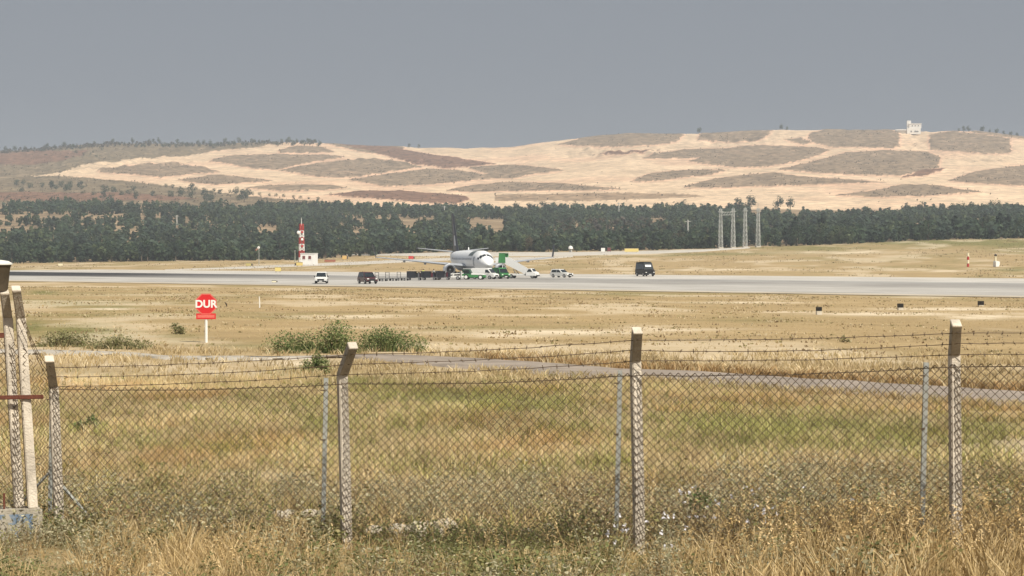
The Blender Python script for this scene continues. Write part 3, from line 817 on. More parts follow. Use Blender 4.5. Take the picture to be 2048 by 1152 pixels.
    # pale mallow flowers
    fu = [(1240, 1080), (1225, 1090), (1370, 1000), (1440, 1030), (1520, 1060), (1350, 1085), (1330, 1060), (1470, 1110), (1310, 1140), (1285, 1135), (1540, 1050), (1500, 1000), (1420, 1020), (1390, 1010), (1345, 1070), (1235, 1070), (1700, 1040), (1600, 1020), (1330, 1120)]
    fx = []; fy = []
    for (a, b) in fu:
        for _ in range(1):
            D = np.clip(EYE * F / (b + 95 - 500) , 16.5, 21.5) + rng.uniform(-.3, .3)
            fx.append((a + rng.uniform(-12, 12) - 1024) / F * D); fy.append(D)
    FL.append(scatter(W_FLW, np.array(fx), np.array(fy), rng.uniform(.8, 1.1, len(fx))))
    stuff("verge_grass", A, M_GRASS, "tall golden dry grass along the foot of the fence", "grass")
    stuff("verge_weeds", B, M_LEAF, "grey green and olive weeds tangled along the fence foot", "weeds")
    stuff("wild_flowers", FL, M_LEAF, "pale lilac white wild flowers among weeds near the middle fence post", "flowers")
build_grass()

# ---------------------------------------------------------------- bushes in the field
def bush(u0, u1, vb, vt, label, pal, n=1500, size=.07, lumps=7, peak=0.0, grassy=0):
    x0, D, z0 = hit(u0, vb); x1 = (u1 - 1024) / F * D
    W = x1 - x0; H = (vb - vt) * D / F * 1.05
    root = thing("bush", label, "bush", ((x0 + x1) / 2, D, z0))
    L = []
    cs = [(rng.uniform(-.42, .42) * W, rng.uniform(-.3, .3) * W * .5, rng.uniform(.15, .45) * H, rng.uniform(.22, .36)) for _ in range(lumps)]
    cs = [(a, b, H * (.18 + .34 * math.exp(-((a / W - peak) / .22) ** 2) * rng.uniform(.8, 1.1)), r) for a, b, c, r in cs]
    cs[0] = (peak * W, 0, .55 * H, .24)
    for _ in range(n):
        c = cs[rng.integers(lumps)]
        d = rng.normal(size=3); d /= np.linalg.norm(d); r = rng.random() ** .5
        p = np.array([c[0] + d[0] * r * c[3] * W * .8, c[1] + d[1] * r * c[3] * W * .5, c[2] + d[2] * r * H * .5])
        if p[2] < .01: p[2] = rng.uniform(.01, .1)
        L.append(leafq(p, size * rng.uniform(.6, 1.5), pick(pal), .6, .8))
    if grassy:
        for _ in range(grassy):
            a = rng.uniform(-.5, .5); top = H * (.45 + .6 * math.exp(-((a - peak) / .2) ** 2)) * (1 - (2 * abs(a)) ** 3 * .7) * rng.uniform(.4, .85)
            v, q, c = v_tuft(5, top, .35, .03, pal, 3)
            L.append((v + np.array([a * W, rng.uniform(-.35, .35), 0]), q, c))
    V, Q, C = join(L)
    link("foliage", np_mesh("bush_foliage", V, Q, C), M_LEAF, root)["kind"] = "stuff"
    for c in cs:
        MB().tube([(c[0] * .3, c[1] * .3, -.03), (c[0] * .7, c[1] * .7, c[2] * .5), (c[0], c[1], c[2])], [.025, .018, .008]).build("stem", mat("stem_brown", (.13, .095, .06), .9, 0, .3, 8), root)
BUSHG = [(.14, .19, .07), (.19, .23, .09), (.24, .27, .11), (.12, .165, .06), (.33, .33, .16)]
BUSHO = [(.23, .225, .105), (.29, .27, .14), (.19, .195, .085), (.38, .33, .19)]
bush(548, 720, 706, 640, "large green bush behind the fence, the taller of the two big ones", BUSHG, 4500, .06, 13, .26, 150)
bush(712, 852, 702, 652, "wide low green bush beside the taller one behind the fence", BUSHG, 3600, .06, 12, -.1, 120)
bush(606, 664, 748, 708, "small round green bush in front of the perimeter road", BUSHG, 1800, .05, 7)
bush(62, 190, 694, 660, "sprawling olive shrub beyond the gate posts", BUSHO, 1600, .06, 11, 0.0, 110)
bush(170, 300, 698, 672, "low grey olive shrub between gate posts and red stop sign", BUSHO, 1600, .06, 11, 0.0, 110)
bush(330, 372, 668, 644, "tiny olive shrub near the red stop sign", BUSHO, 350, .08, 4)
bush(155, 205, 860, 832, "small dark green weed clump seen through the fence mesh", BUSHG, 350, .05, 4)
bush(1350, 1450, 1062, 985, "leafy green bush behind the fence among pale flowers", BUSHG, 900, .045, 6)
bush(1676, 1702, 685, 670, "small lone dry tuft in the field seen above the wire", BUSHO, 160, .06, 3)

# ---------------------------------------------------------------- trees
BARK = mat("bark", (.12, .095, .07), .95, 0, .3, 4)
PAL_T = [[(.050, .078, .046), (.062, .090, .052), (.044, .066, .042), (.075, .10, .055)],
         [(.065, .090, .045), (.082, .106, .054), (.055, .078, .040), (.095, .118, .062)],
         [(.042, .064, .048), (.052, .076, .055), (.036, .056, .042), (.062, .085, .06)],
         [(.12, .105, .07), (.15, .125, .085), (.10, .09, .06), (.13, .12, .07)]]
def v_crown(n, rx, z0, z1, pal, size, lobes=7, cone=0.0):
    L = []
    cz = (z0 + z1) / 2; rz = (z1 - z0) / 2
    lb = []
    for _ in range(lobes):
        d = rng.normal(size=3); d /= np.linalg.norm(d)
        zz = d[2] * .55
        sh = 1 - cone * (zz + 1) / 2
        lb.append((d[0] * rx * .55 * sh, d[1] * rx * .55 * sh, cz + zz * rz, rng.uniform(.38, .6) * sh, np.array(pal[rng.integers(len(pal))])))
    for _ in range(n):
        c = lb[rng.integers(lobes)]
        d = rng.normal(size=3); d /= np.linalg.norm(d); r = rng.uniform(.6, 1.05)
        p = np.array([c[0] + d[0] * r * c[3] * rx, c[1] + d[1] * r * c[3] * rx, c[2] + d[2] * r * c[3] * rz])
        L.append(leafn(p, d + rng.normal(size=3) * .28 + np.array([0, 0, .3]), size * rng.uniform(.6, 1.4), c[4] * rng.uniform(.85, 1.15)))
    return join(L)
M_TREE = leaf_mat("tree_foliage", .42, .8)
TREE_KINDS = []     # (trunk mesh, crown mesh, height)
for i in range(9):
    pal = PAL_T[(0, 1, 2, 0, 1, 2, 0, 3, 1)[i]]
    h = (7.5, 6.5, 8.5, 7, 5.5, 9, 6, 6.5, 4.5)[i]; rx = h * (.36, .42, .27, .4, .5, .25, .46, .34, .5)[i]
    V, Q, C = v_crown(330, rx, h * (.08, .06, .05, .1, .04, .04, .06, .2, .02)[i], h, pal, h * .085, 9, (0, 0, .7, .1, 0, .75, 0, .1, 0)[i])
    cr = np_mesh("tree_crown", V, Q, C); cr.materials.append(M_TREE)
    mb = MB().tube([(0, 0, -.3), (.05, .03, h * .3), (-.05, .05, h * .75)], [h * .028, h * .02, h * .008], 6)
    for k in range(4):
        a = k * 1.6 + i; mb.tube([(0, 0, h * (.25 + .1 * k)), (math.cos(a) * rx * .5, math.sin(a) * rx * .5, h * (.45 + .1 * k))], [h * .012, h * .004], 5)
    TREE_KINDS.append((mb.mesh("tree_trunk", BARK), cr, h))
def tree(x, y, z, k, s, label, group, rz=None):
    tr, cr, h = TREE_KINDS[k]
    root = tag(empty("tree", (x, y, z), rng.uniform(0, 6.28)), label, "tree", group)
    root.scale = (s * rng.uniform(.9, 1.15), s * rng.uniform(.9, 1.15), s * rng.uniform(.9, 1.1))
    link("trunk", tr, None, root); link("crown", cr, None, root)

# clearings of bare ground inside the wood: u0, u1, v0, v1
CLEAR = [(-60, 145, 431, 437), (160, 255, 432, 437), (274, 292, 433, 441), (312, 326, 434, 440), (225, 280, 461, 463), (342, 352, 433, 439), (365, 375, 434, 439), (705, 731, 439, 443), (745, 876, 440, 444), (800, 832, 450, 458), (930, 1012, 440, 458), (965, 988, 456, 466), (518, 560, 456, 462), (985, 1052, 410, 414), (1500, 1810, 415, 423), (455, 515, 406, 411), (1828, 1856, 449, 452), (1930, 1995, 442, 445), (1300, 1330, 438, 446), (700, 735, 463, 470), (415, 430, 454, 462), (1140, 1160, 448, 456), (-60, 90, 456, 458)]
def wood_point_ok(u, v):
    ok = np.ones(len(u), bool)
    for (a, b, c, d) in CLEAR:
        e = 7 * (vnoise(u / 6. + c, v / 3.) - .5) * 2; w = 4 * (vnoise(u / 11. + c, v * 0 + 3.3) - .5) * 2
        ok &= ~((u > a + e) & (u < b + e) & (v > c - 1) & (v < d + 12 + w))
    return ok
def build_wood():
    # the first trees of the wood, one object each
    us = np.sort(rng.uniform(-40, 2090, 140))
    n = 0
    for u in us:
        d0 = rng.uniform(690, 730)
        x = (u - 1024) / F * d0
        bare = (1050 < u < 1360 and rng.random() < .35)
        k = 7 if bare else int(rng.choice([0, 1, 2, 3, 4, 5, 6]))
        tree(x, d0, float(ground_z(x, d0)), k, rng.uniform(.75, 1.15) * (1.15 if u > 1400 else 1), ["rounded mid green tree", "broad light green tree", "cone shaped blue green tree", "rounded dark green tree", "low bushy light green tree", "slim pointed dark tree", "wide spreading dark tree", "thin brownish tree"][k] + " in the front rows of the wood", "trees at the front edge of the wood")
        n += 1
    # the mass of the wood behind
    D = np.sqrt(rng.uniform(697 ** 2, 1295 ** 2, 12000)); D[:1500] = rng.uniform(693, 745, 1500); u = rng.uniform(-60, 2110, len(D))
    X = (u - 1024) / F * D; Z = ground_z(X, D); v = 500 - F * (Z - EYE) / D
    dens = .40 + 1.25 * sstep(.3, .6, fbm(X / 45., D / 60., 3))
    thin = 1 - .85 * sstep(1190, 1290, D) * (1 - sstep(380, 620, u))     # open slope on the left
    thin *= 1 - .55 * np.exp(-((u - 1210) / 190) ** 2 - ((D - 950) / 110) ** 2)
    ok = wood_point_ok(u, v) & (rng.random(len(D)) < dens * thin)
    X, D, u, v = X[ok], D[ok], u[ok], v[ok]
    var = []
    for i in range(8):
        h = rng.uniform(5, 8.5); rx = h * rng.uniform(.27, .46)
        var.append(v_crown(48, rx, h * .0, h, PAL_T[(0, 1, 2, 0, 2, 1, 0, 2)[i]], h * .225, 7, (0, 0, .7, 0, .6, 0, 0, .1)[i]))
    t = .70 + 1.1 * fbm(X / 45 + 3, D / 60, 3)
    tint = np.stack([t, t, t * (.92 + .2 * fbm(X / 80, D / 90 + 40, 2))], -1)
    brown = np.exp(-((u - 1210) / 170) ** 2 - ((D - 930) / 120) ** 2) * rng.uniform(0, 1, len(u)) > .35
    tint[brown] = np.array([2.1, 1.35, 1.6]) * rng.uniform(.75, 1.1, (brown.sum(), 1))
    sc = rng.uniform(.5, 1.0, len(X)) * (1 + .25 * (fbm(X / 50, D / 60, 2) - .5))
    stuff("wood", [scatter(var, X, D, sc, None, tint, -.2)], M_TREE, "dark green wood covering the slope below the quarried hill", "wood")
    # trees showing over the wood's upper edge
    top = [(770, 404, 1.5), (925, 405, 1.8), (945, 402, 1.9), (965, 403, 1.7), (905, 408, 1.5), (985, 408, 1.4), (1033, 403, 1), (1058, 402, 1), (1085, 400, 1.2), (1108, 403, 1), (1148, 398, 1.2), (1370, 397, 1.3), (1475, 395, 1.1), (1500, 391, 1.4), (1555, 390, 1.2), (1580, 390, 1.1),
           (1840, 403, 1.7), (1870, 408, 1.2), (1905, 403, 1.7), (1920, 402, 1.7), (1943, 402, 1.6), (1965, 403, 1.6), (1990, 398, 2.0), (2012, 404, 1.4), (2035, 402, 1.8), (2060, 402, 1.7), (1815, 410, 1.3)]
    for (u, vtop, s) in top:
        D = 1285 if u < 1800 else 1150
        x = (u - 1024) / F * D; z = float(ground_z(x, D))
        k = int(rng.choice([0, 3, 6, 1])); hh = TREE_KINDS[k][2]
        want = EYE + (500 - vtop) * D / F - z          # height that reaches that row
        s = float(np.clip(want / hh, .8, 2.0))
        tree(x, D, z - .1, k, s, "round crowned tree standing out above the wood against the pale hill", "trees along the upper edge of the wood")
    # line of trees along the ridge
    for i, u in enumerate(np.concatenate([np.arange(240, 640, 8.5), np.arange(0, 240, 16), [820, 835, 1575, 1562, 1915, 1925, 1938, 1960, 1975, 1990, 2005, 2020, 2035, 1398]])):
        u = u + rng.uniform(-3, 3)
        crest = np.interp(u, [p[0] for p in SKY_L], [p[1] for p in SKY_L])
        v = crest + (rng.uniform(0, 1) if (u > 640 or rng.random() < .45) else rng.uniform(3, 9))
        x, D, z = hill_z(u, v)
        tree(x, D, z - .5, int(rng.choice([0, 1, 3, 6])), rng.uniform(.8, 1.35), "small dark tree of the row along the hill's ridge", "trees along the hill ridge")
    # scattered trees on the open slope
    for i in range(50):
        u = rng.uniform(-20, 520); v = 372 + (u / 520) * 22 + rng.uniform(-4, 20)
        if v > 404: continue
        x, D, z = hill_z(u, v)
        tree(x, D, z - .4, int(rng.choice([4, 6, 8, 1])), rng.uniform(.9, 1.5), "scattered dark tree on the olive slope under the hill track", "trees on the open slope")
    for i in range(20):
        u = 330 + i * 16 + rng.uniform(-3, 3); v = 375 + (u - 330) / 320 * 27
        x, D, z = hill_z(u, v)
        tree(x, D, z - .4, 8, rng.uniform(.6, .9), "little round tree lining the lower edge of the hill track", "trees lining the lower hill track")
    for i in range(14):
        u = rng.uniform(60, 240); v = rng.uniform(292, 318)
        crest = np.interp(u, [p[0] for p in SKY_L], [p[1] for p in SKY_L])
        x, D, z = hill_z(u, max(v, crest + 2))
        tree(x, D, z - .4, 8, rng.uniform(.7, 1.3), "dark tree on the reddish shoulder of the hill", "trees on the red shoulder")
build_wood()
def build_scrub():
    u = rng.uniform(-60, 2110, 26000); crest = np.interp(u, [p[0] for p in SKY_L], [p[1] for p in SKY_L])
    v = crest + (415 - crest) * rng.random(len(u)) ** .9
    mk = hill_masks(u, v)
    p = np.clip(mk[0] * .9 + mk[1] * .6 + mk[2] * .45 + mk[3] * .15 + .012, 0, 1)
    k = rng.random(len(u)) < p * (.25 + .75 * sstep(.4, .6, fbm(u / 14., v / 5., 3))); u, v, crest = u[k], v[k], crest[k]
    u2 = rng.uniform(-40, 640, 900); c2 = np.interp(u2, [p[0] for p in SKY_L], [p[1] for p in SKY_L]); k2 = rng.random(900) < np.where(u2 < 240, 1, .5); u2, c2 = u2[k2], c2[k2]
    u = np.concatenate([u, u2]); v = np.concatenate([v, c2 + rng.uniform(0, 7, len(u2)) ** 1.0]); crest = np.concatenate([crest, c2])
    t = np.clip((438 - v) / (438 - crest), 0, 1); D = 1270 + 1250 * t ** 1.15; X = (u - 1024) / F * D; Z = EYE + (500 - v) * D / F
    var = [v_crown(7, 1.0, 0, 1.3, [(.19, .15, .105), (.22, .17, .12), (.16, .135, .09)], 1.0, 3) for _ in range(5)]
    return X, D, Z, var, len(u2)
def place_scrub():
    X, D, Z, var, nr = build_scrub()
    VV, QQ, CC = [], [], []; off = 0
    ch = rng.integers(len(var), size=len(X)); sc = rng.uniform(.4, 1.05, len(X)); sc[-nr:] *= rng.uniform(1.5, 3.2, nr)
    for k, (v, q, c) in enumerate(var):
        i = np.nonzero(ch == k)[0]
        P3 = np.stack([X[i], D[i], Z[i] + .6], -1)
        VV.append((v[None] * sc[i][:, None, None] + P3[:, None, :]).reshape(-1, 3))
        QQ.append((q[None] + (np.arange(len(i)) * len(v))[:, None, None] + off).reshape(-1, 4)); dk = np.where(i >= len(X) - nr, .5, 1.0); CC.append((c[None] * dk[:, None, None]).reshape(-1, 3)); off += len(i) * len(v)
    stuff("hill_scrub", [(np.concatenate(VV), np.concatenate(QQ), np.concatenate(CC))], M_TREE, "low brown scrub dotted over the quarried hillside", "scrub")
place_scrub()
# low shrubs between the wood and the airfield
for (u, v, s, lab) in [(520, 521, .5, "pale shrub at the wood's edge beside the windsock"), (1700, 489, .6, "pale olive shrub at the foot of the wood above the grassy bank"), (1560, 494, .45, "low shrub at the wood's foot beside the lattice masts")]:
    x, D, z = hit(u, v)
    ro = tag(empty("shrub", (x, D, z), 1.0), lab, "shrub")
    ro.scale = (s * 1.6, s, s * .8); link("trunk", TREE_KINDS[8][0], None, ro); link("crown", TREE_KINDS[8][1], None, ro)
# ================================================================== THE FENCE
def concrete(name, colr, var=.22):
    return mat(name, colr, .9, 0, var, 5, .5, .2, 60)
M_POST = concrete("post_concrete", (.62, .55, .455), .32)
M_ARM = concrete("shaded_arm_concrete", (.42, .37, .30), .4)  # post concrete toned darker, shade of the overhanging arms put into the colour
M_WIRE = mat("rusty_wire", (.14, .10, .065), .7, .1, .3, 30)
M_GALV = mat("galvanised_steel", (.42, .43, .40), .6, .2, .25, 8)
M_RUST = mat("rusted_red_steel", (.16, .055, .035), .8, .1, .4, 14, .3)

def fence_xy(u):
    """point on the fence line at a photo column"""
    d = np.interp(u, [-500, 100, 1912, 2700], [20.3, 19.6, 17.5, 16.5])
    return ((u - 1024) / F * d, float(d))
A_ = np.array(fence_xy(100)); B_ = np.array(fence_xy(1912))
FA = math.atan2(B_[1] - A_[1], B_[0] - A_[0])         # heading of the fence line
along = Vector((math.cos(FA), math.sin(FA), 0)); out = Vector((math.sin(FA), -math.cos(FA), 0))   # out: to the camera's side
P_ROT = R(14)                                   # posts stand a little twisted in the line

fence = thing("perimeter_fence", "chain link fence on pale concrete posts with cranked barbed wire arms", "fence", (0, 0, 0))
POST_TOP = {}
def post(u_base, u_top, bend_v, base_v, tip_dv, parent, d=None, w=.088, name="post", extra_rot=0.0, z_base=None, arm_dir=4, arm_len=.36, arm_ang=42):
    x, D = fence_xy(u_base)
    if d: D = d; x = (u_base - 1024) / F * D
    zg = float(ground_z(x, D)) if z_base is None else z_base
    hb = EYE - (bend_v - 500) * D / F - zg            # height of the crank
    lean = (u_top - u_base) / F * D / hb
    rot = P_ROT + R(extra_rot)
    ax = Vector((math.cos(rot), math.sin(rot), 0)); ay = Vector((math.sin(rot), -math.cos(rot), 0))   # ay faces the camera
    base = Vector((x, D, zg)); crank = base + Vector((lean * hb, 0, hb))
    def ring(p, s, n=None, k=1.0):
        a = ax * s / 2; b = (n or ay) * s / 2 * k
        c = .18
        pts = []
        for (i, j) in ((-1, -1), (1, -1), (1, 1), (-1, 1)):
            pts.append((i, j))
        return [p + a * i + b * j for (i, j) in pts]
    b0 = base - Vector((0, 0, .25 if z_base is None else 0))
    rings = [ring(b0, w * 1.06)] + [ring(base.lerp(crank, f), w * (1.06 - .06 * f)) for f in (.3, .6)] + [ring(crank, w)]
    po = MB().loft(rings).build(name, M_POST, parent, .008)
    t = R(arm_ang)
    ad = Vector((math.sin(R(arm_dir)), -math.cos(R(arm_dir)), 0))
    tip = crank + ad * math.sin(t) * arm_len + Vector((0, 0, math.cos(t) * arm_len))
    nrm = (ay * math.cos(t) - Vector((0, 0, math.sin(t))))
    k0 = crank - Vector((0, 0, .012)) - ay * .004
    arm = MB().loft([ring(k0, w * .985), ring(k0.lerp(tip, .12), w * .985, nrm), ring(k0.lerp(tip, .95), w * .95, nrm), ring(tip, w * .95, nrm)]).build("arm", M_ARM, po, .006)
    # arm's end face in post concrete, the sunlit tone beside the shade-darkened arm
    MB().loft([ring(tip - (tip - crank).normalized() * .004, w * 1.0, nrm), ring(tip + (tip - crank).normalized() * .022, w * .99, nrm)]).build("arm_cap", M_POST, po, .004)
    return dict(base=base, crank=crank, tip=tip, ay=ay, nrm=nrm, w=w)
P = [post(118, 106, 772, 1100, 0, fence, extra_rot=7), post(693, 684, 748, 1110, 0, fence, extra_rot=8, arm_dir=28), post(1280, 1271, 720, 1105, 0, fence, extra_rot=2, arm_dir=0),
     post(1915, 1909, 708, 1060, 0, fence, extra_rot=-6, arm_dir=-9), post(2590, 2586, 690, 1040, 0, fence)]
for po_, lab in zip([o for o in fence.children], ["concrete post nearest the gate", "concrete post beside the green bushes, arm twisted most", "concrete post near the white flowers", "concrete post in the golden grass bank", "next concrete post along the fence"]):
    po_["label"] = lab

# gate posts on their plinth
plx, pld = fence_xy(20); pld -= .02
PZ = .34
gate_d = 19.35
plinth = thing("concrete_plinth", "weathered concrete block with flaking blue paint under the gate posts", "plinth", ((42 - 1024) / F * gate_d, gate_d, 0), P_ROT)
pm = mat("plinth_concrete", (.42, .38, .31), .95, 0, .3, 4, .6, .2, 40)
MB().box((-.24, 0, PZ / 2 - .1), (.86, .34, PZ + .2)).build("block", pm, plinth, .025)
M_BLUE = bpy.data.materials.new("flaking_blue_paint"); M_BLUE.use_nodes = True
def _blue():
    n, l = M_BLUE.node_tree.nodes, M_BLUE.node_tree.links
    b = n["Principled BSDF"]; b.inputs['Roughness'].default_value = .8
    tc = n.new("ShaderNodeTexCoord"); z = n.new("ShaderNodeTexNoise"); z.inputs['Scale'].default_value = 9; z.inputs['Detail'].default_value = 6
    l.new(tc.outputs['Object'], z.inputs['Vector'])
    r = n.new("ShaderNodeValToRGB"); e = r.color_ramp.elements
    e[0].position = .42; e[0].color = (.13, .19, .28, 1); e[1].position = .56; e[1].color = (.42, .38, .31, 1)
    x = e.new(.50); x.color = (.22, .27, .33, 1)
    l.new(z.outputs[0], r.inputs[0]); l.new(r.outputs[0], b.inputs['Base Color'])
_blue()
MB().box((-.27, -.1725, .17), (.74, .006, .26)).build("paint_patch", M_BLUE, plinth)
G = []
gate = thing("gate_post_pair", "two tall concrete gate posts joined by rusty red bars on a block", "gate posts", (0, 0, 0))
G.append(post(63, 41, 634, 1035, 0, gate, gate_d, .086, "post", 10, PZ, 2, .33, 36))
G.append(post(36, 15, 634, 1035, 0, gate, gate_d + .03, .086, "post", 10, PZ, 2, .27, 30))
def pxp(u, v, d): return Vector(((u - 1024) / F * d, d, EYE - (v - 500) * d / F))
gd = gate_d - .09
MB().box(pxp(22, 795, gd), (.60, .02, .04), P_ROT).build("bar", M_RUST, gate, .004)
MB().box(pxp(-18, 671, gd), (.24, .02, .05), P_ROT).build("bar", M_RUST, gate, .004)
MB().box(pxp(6, 1010, gd), (.02, .02, .22), P_ROT).build("hinge", M_RUST, gate, .003)
MB().box(pxp(22, 1026, gd), (.2, .02, .03), P_ROT).build("hinge", M_RUST, gate, .003)
# dark drum with a white lid standing on the outer gate post
tp = G[1]['tip']
dr = thing("metal_drum", "dark tapered metal drum with a white lid on top of the outer gate post", "drum", (tp.x - .065, tp.y + .02, tp.z + .018))
MB().lathe([(.085, 0), (.09, .02), (.115, .25), (.118, .255)], 24).build("drum_body", mat("tarnished_drum", (.12, .095, .065), .6, .4, .35, 10), dr, 0, True)
MB().lathe([(.121, .252), (.135, .256), (.135, .268), (.10, .29), (.03, .302)], 24).build("lid", mat("white_enamel", (.72, .70, .64), .5, 0, .1, 12), dr, 0, True)
MB().lathe([(.119, .236), (.122, .24), (.122, .25), (.119, .254)], 24).build("rim_band", mat("tarnished_drum", (.12, .095, .065)), dr, 0, True)

# ------------------------------------------------ chain link
def chain_panel(pa, pb, ztop_a, ztop_b, zbot_a, zbot_b, parent, w=.076, r=.0044, seed=0, end=None):
    pa = Vector(pa); pb = Vector(pb); L = (pb - pa).length
    d = (pb - pa).normalized(); nn = Vector((d.y, -d.x, 0))
    nw = int(L / (w / 2)); h2 = w / 2
    V = []; Q = []; n3 = 3
    for j in range(nw):
        xf = j * w / 2 / L
        zt = ztop_a + (ztop_b - ztop_a) * xf; zb = zbot_a + (zbot_b - zbot_a) * xf
        # the net hangs: it dips between the posts and bulges
        sag = -.035 * math.sin(math.pi * xf) + .012 * (float(vnoise(j * .09 + seed, 3.3)) - .5)
        nl = int((zt - zb) / h2)
        pts = []
        for k in range(nl + 1):
            x = (j + ((k + j) % 2)) * w / 2
            z = zt + sag - k * h2 * (1.0 + .02 * math.sin(x * 2 + seed)) + .006 * (float(vnoise(x * 3 + seed, k * .2)) - .5)
            x2 = x + .035 * (float(vnoise(x * .8 + seed, k * .07)) - .5)
            bul = .05 * (float(vnoise(x * 1.1 + seed * 2, k * .08)) - .5) * min(1, 5 * xf, 5 * (1 - xf)) + (.0025 if (k + j) % 2 else -.0025)
            pts.append(pa + d * x2 + nn * bul + Vector((0, 0, z)))
        # knuckled top
        o = len(V)
        for k, p in enumerate(pts):
            t = (pts[min(k + 1, len(pts) - 1)] - pts[max(k - 1, 0)]).normalized()
            a = nn; b = t.cross(a).normalized()
            for i in range(n3):
                th = 2.094 * i
                V.append(p + a * math.cos(th) * r + b * math.sin(th) * r)
        for k in range(len(pts) - 1):
            for i in range(n3):
                Q.append((o + k * n3 + i, o + k * n3 + (i + 1) % n3, o + (k + 1) * n3 + (i + 1) % n3, o + (k + 1) * n3 + i))
    me = np_mesh("wire_mesh", np.array([tuple(v) for v in V]), np.array(Q))
    ob = link("wire_mesh", me, M_WIRE, parent); ob["kind"] = "stuff"
    return ob
def front(p, z): 
    f = (z - p['base'].z) / (p['crank'].z - p['base'].z)
    c = p['base'].lerp(p['crank'], f)
    return Vector((c.x, c.y, 0)) + out * (p['w'] * .64)
ZT = [EYE - (v - 500) * d / F for v, d in ((772, 19.6), (762, 18.93), (744, 18.26), (727, 17.5), (705, 16.7))]
for k in range(4):
    a, b = front(P[k], 1.0), front(P[k + 1], 1.0)
    chain_panel(a, b, ZT[k], ZT[k + 1], P[k]['base'].z + .02, P[k + 1]['base'].z + .02, fence, seed=k * 5.7)
ga = front(G[0], 1.4)
gl = ga - along * .55 + Vector((0, 0, 0))
chain_panel(gl, ga, EYE - (655 - 500) * 19.4 / F, EYE - (690 - 500) * 19.4 / F, PZ + .01, PZ + .01, gate, seed=31)
chain_panel(ga, front(P[0], 1.0), EYE - (695 - 500) * 19.4 / F, ZT[0], .2, .02, fence, seed=44)
# ------------------------------------------------ strands
def strand(a, b, name, parent, sag=.02, r=.0033, barbs=True, n=14):
    a, b = Vector(a), Vector(b); pts = []
    mb = MB()
    for i in range(n + 1):
        f = i / n
        pts.append(a.lerp(b, f) - Vector((0, 0, sag * 4 * f * (1 - f))) + Vector((0, 0, .004 * random.uniform(-1, 1))))
    mb.tube(pts, r, 4)
    if barbs:
        L = (b - a).length; k = int(L / .125)
        for i in range(1, k):
            f = i / k + random.uniform(-.008, .008); p = a.lerp(b, f) - Vector((0, 0, sag * 4 * f * (1 - f)))
            mb.tube([p - Vector((.006, 0, 0)), p + Vector((.006, 0, 0))], r * 2.1, 4)
            for _ in range(2):
                d = Vector((random.uniform(-.5, .5), random.uniform(-.6, .6), random.uniform(-1, 1))).normalized() * .022
                mb.bar(p - d, p + d, .0022, 3)
    return mb.build(name, M_WIRE, parent)
def arm_pt(p, f): return p['crank'].lerp(p['tip'], f) + p['nrm'] * (p['w'] * .52)
for k in range(4):
    for f in (.10, .48, .84):
        strand(arm_pt(P[k], f), arm_pt(P[k + 1], f), "barbed_wire", fence, random.uniform(.005, .04))
for f, s in ((.12, .07), (.5, .10), (.85, .12)):
    strand(arm_pt(G[0], f), arm_pt(P[0], f), "barbed_wire", fence, s)
for k in range(4):
    a = front(P[k], 1) + Vector((0, 0, ZT[k] - .025)); b = front(P[k + 1], 1) + Vector((0, 0, ZT[k + 1] - .025))
    strand(a, b, "tension_wire", fence, .03, .004, False)

# ------------------------------------------------ galvanised angle posts just behind
for (u, v, d, lab) in [(97, 775, 20.0, "thin galvanised steel post with slanting stays beside the gate"), (645, 756, 19.35, "thin galvanised steel post behind the fence beside the twisted concrete post"),
                       (1233, 741, 18.75, "thin galvanised steel post behind the fence near the white flowers"), (1846, 725, 18.05, "thin galvanised steel post behind the fence by the golden grass")]:
    x = (u - 1024) / F * d; zg = float(ground_z(x, d)); zt = EYE - (v - 500) * d / F
    sp = thing("steel_post", lab, "post", (x, d, zg), random.uniform(-.1, .1))
    h = zt - zg
    mb = MB().box((0, 0, h / 2 - .1), (.042, .005, h + .2)).box((-.0205, .0225, h / 2 - .1), (.005, .04, h + .2))
    po = mb.build("angle_bar", M_GALV, sp)
    po.rotation_euler = (0, R(1.2), 0)
    MB().box((.0, -.006, h - .12), (.05, .006, .012)).build("wire_clip", M_WIRE, sp)
    MB().box((.0, -.006, h - .6), (.05, .006, .012)).build("wire_clip", M_WIRE, sp)
    if u == 97:
        MB().tube([(0, .02, .62), (.55, .05, -.02)], .017, 6).build("stay", M_GALV, sp)
        MB().tube([(0, .02, .62), (-.3, .05, .30), (-.5, .06, -.02)], .014, 6).build("stay", M_GALV, sp)

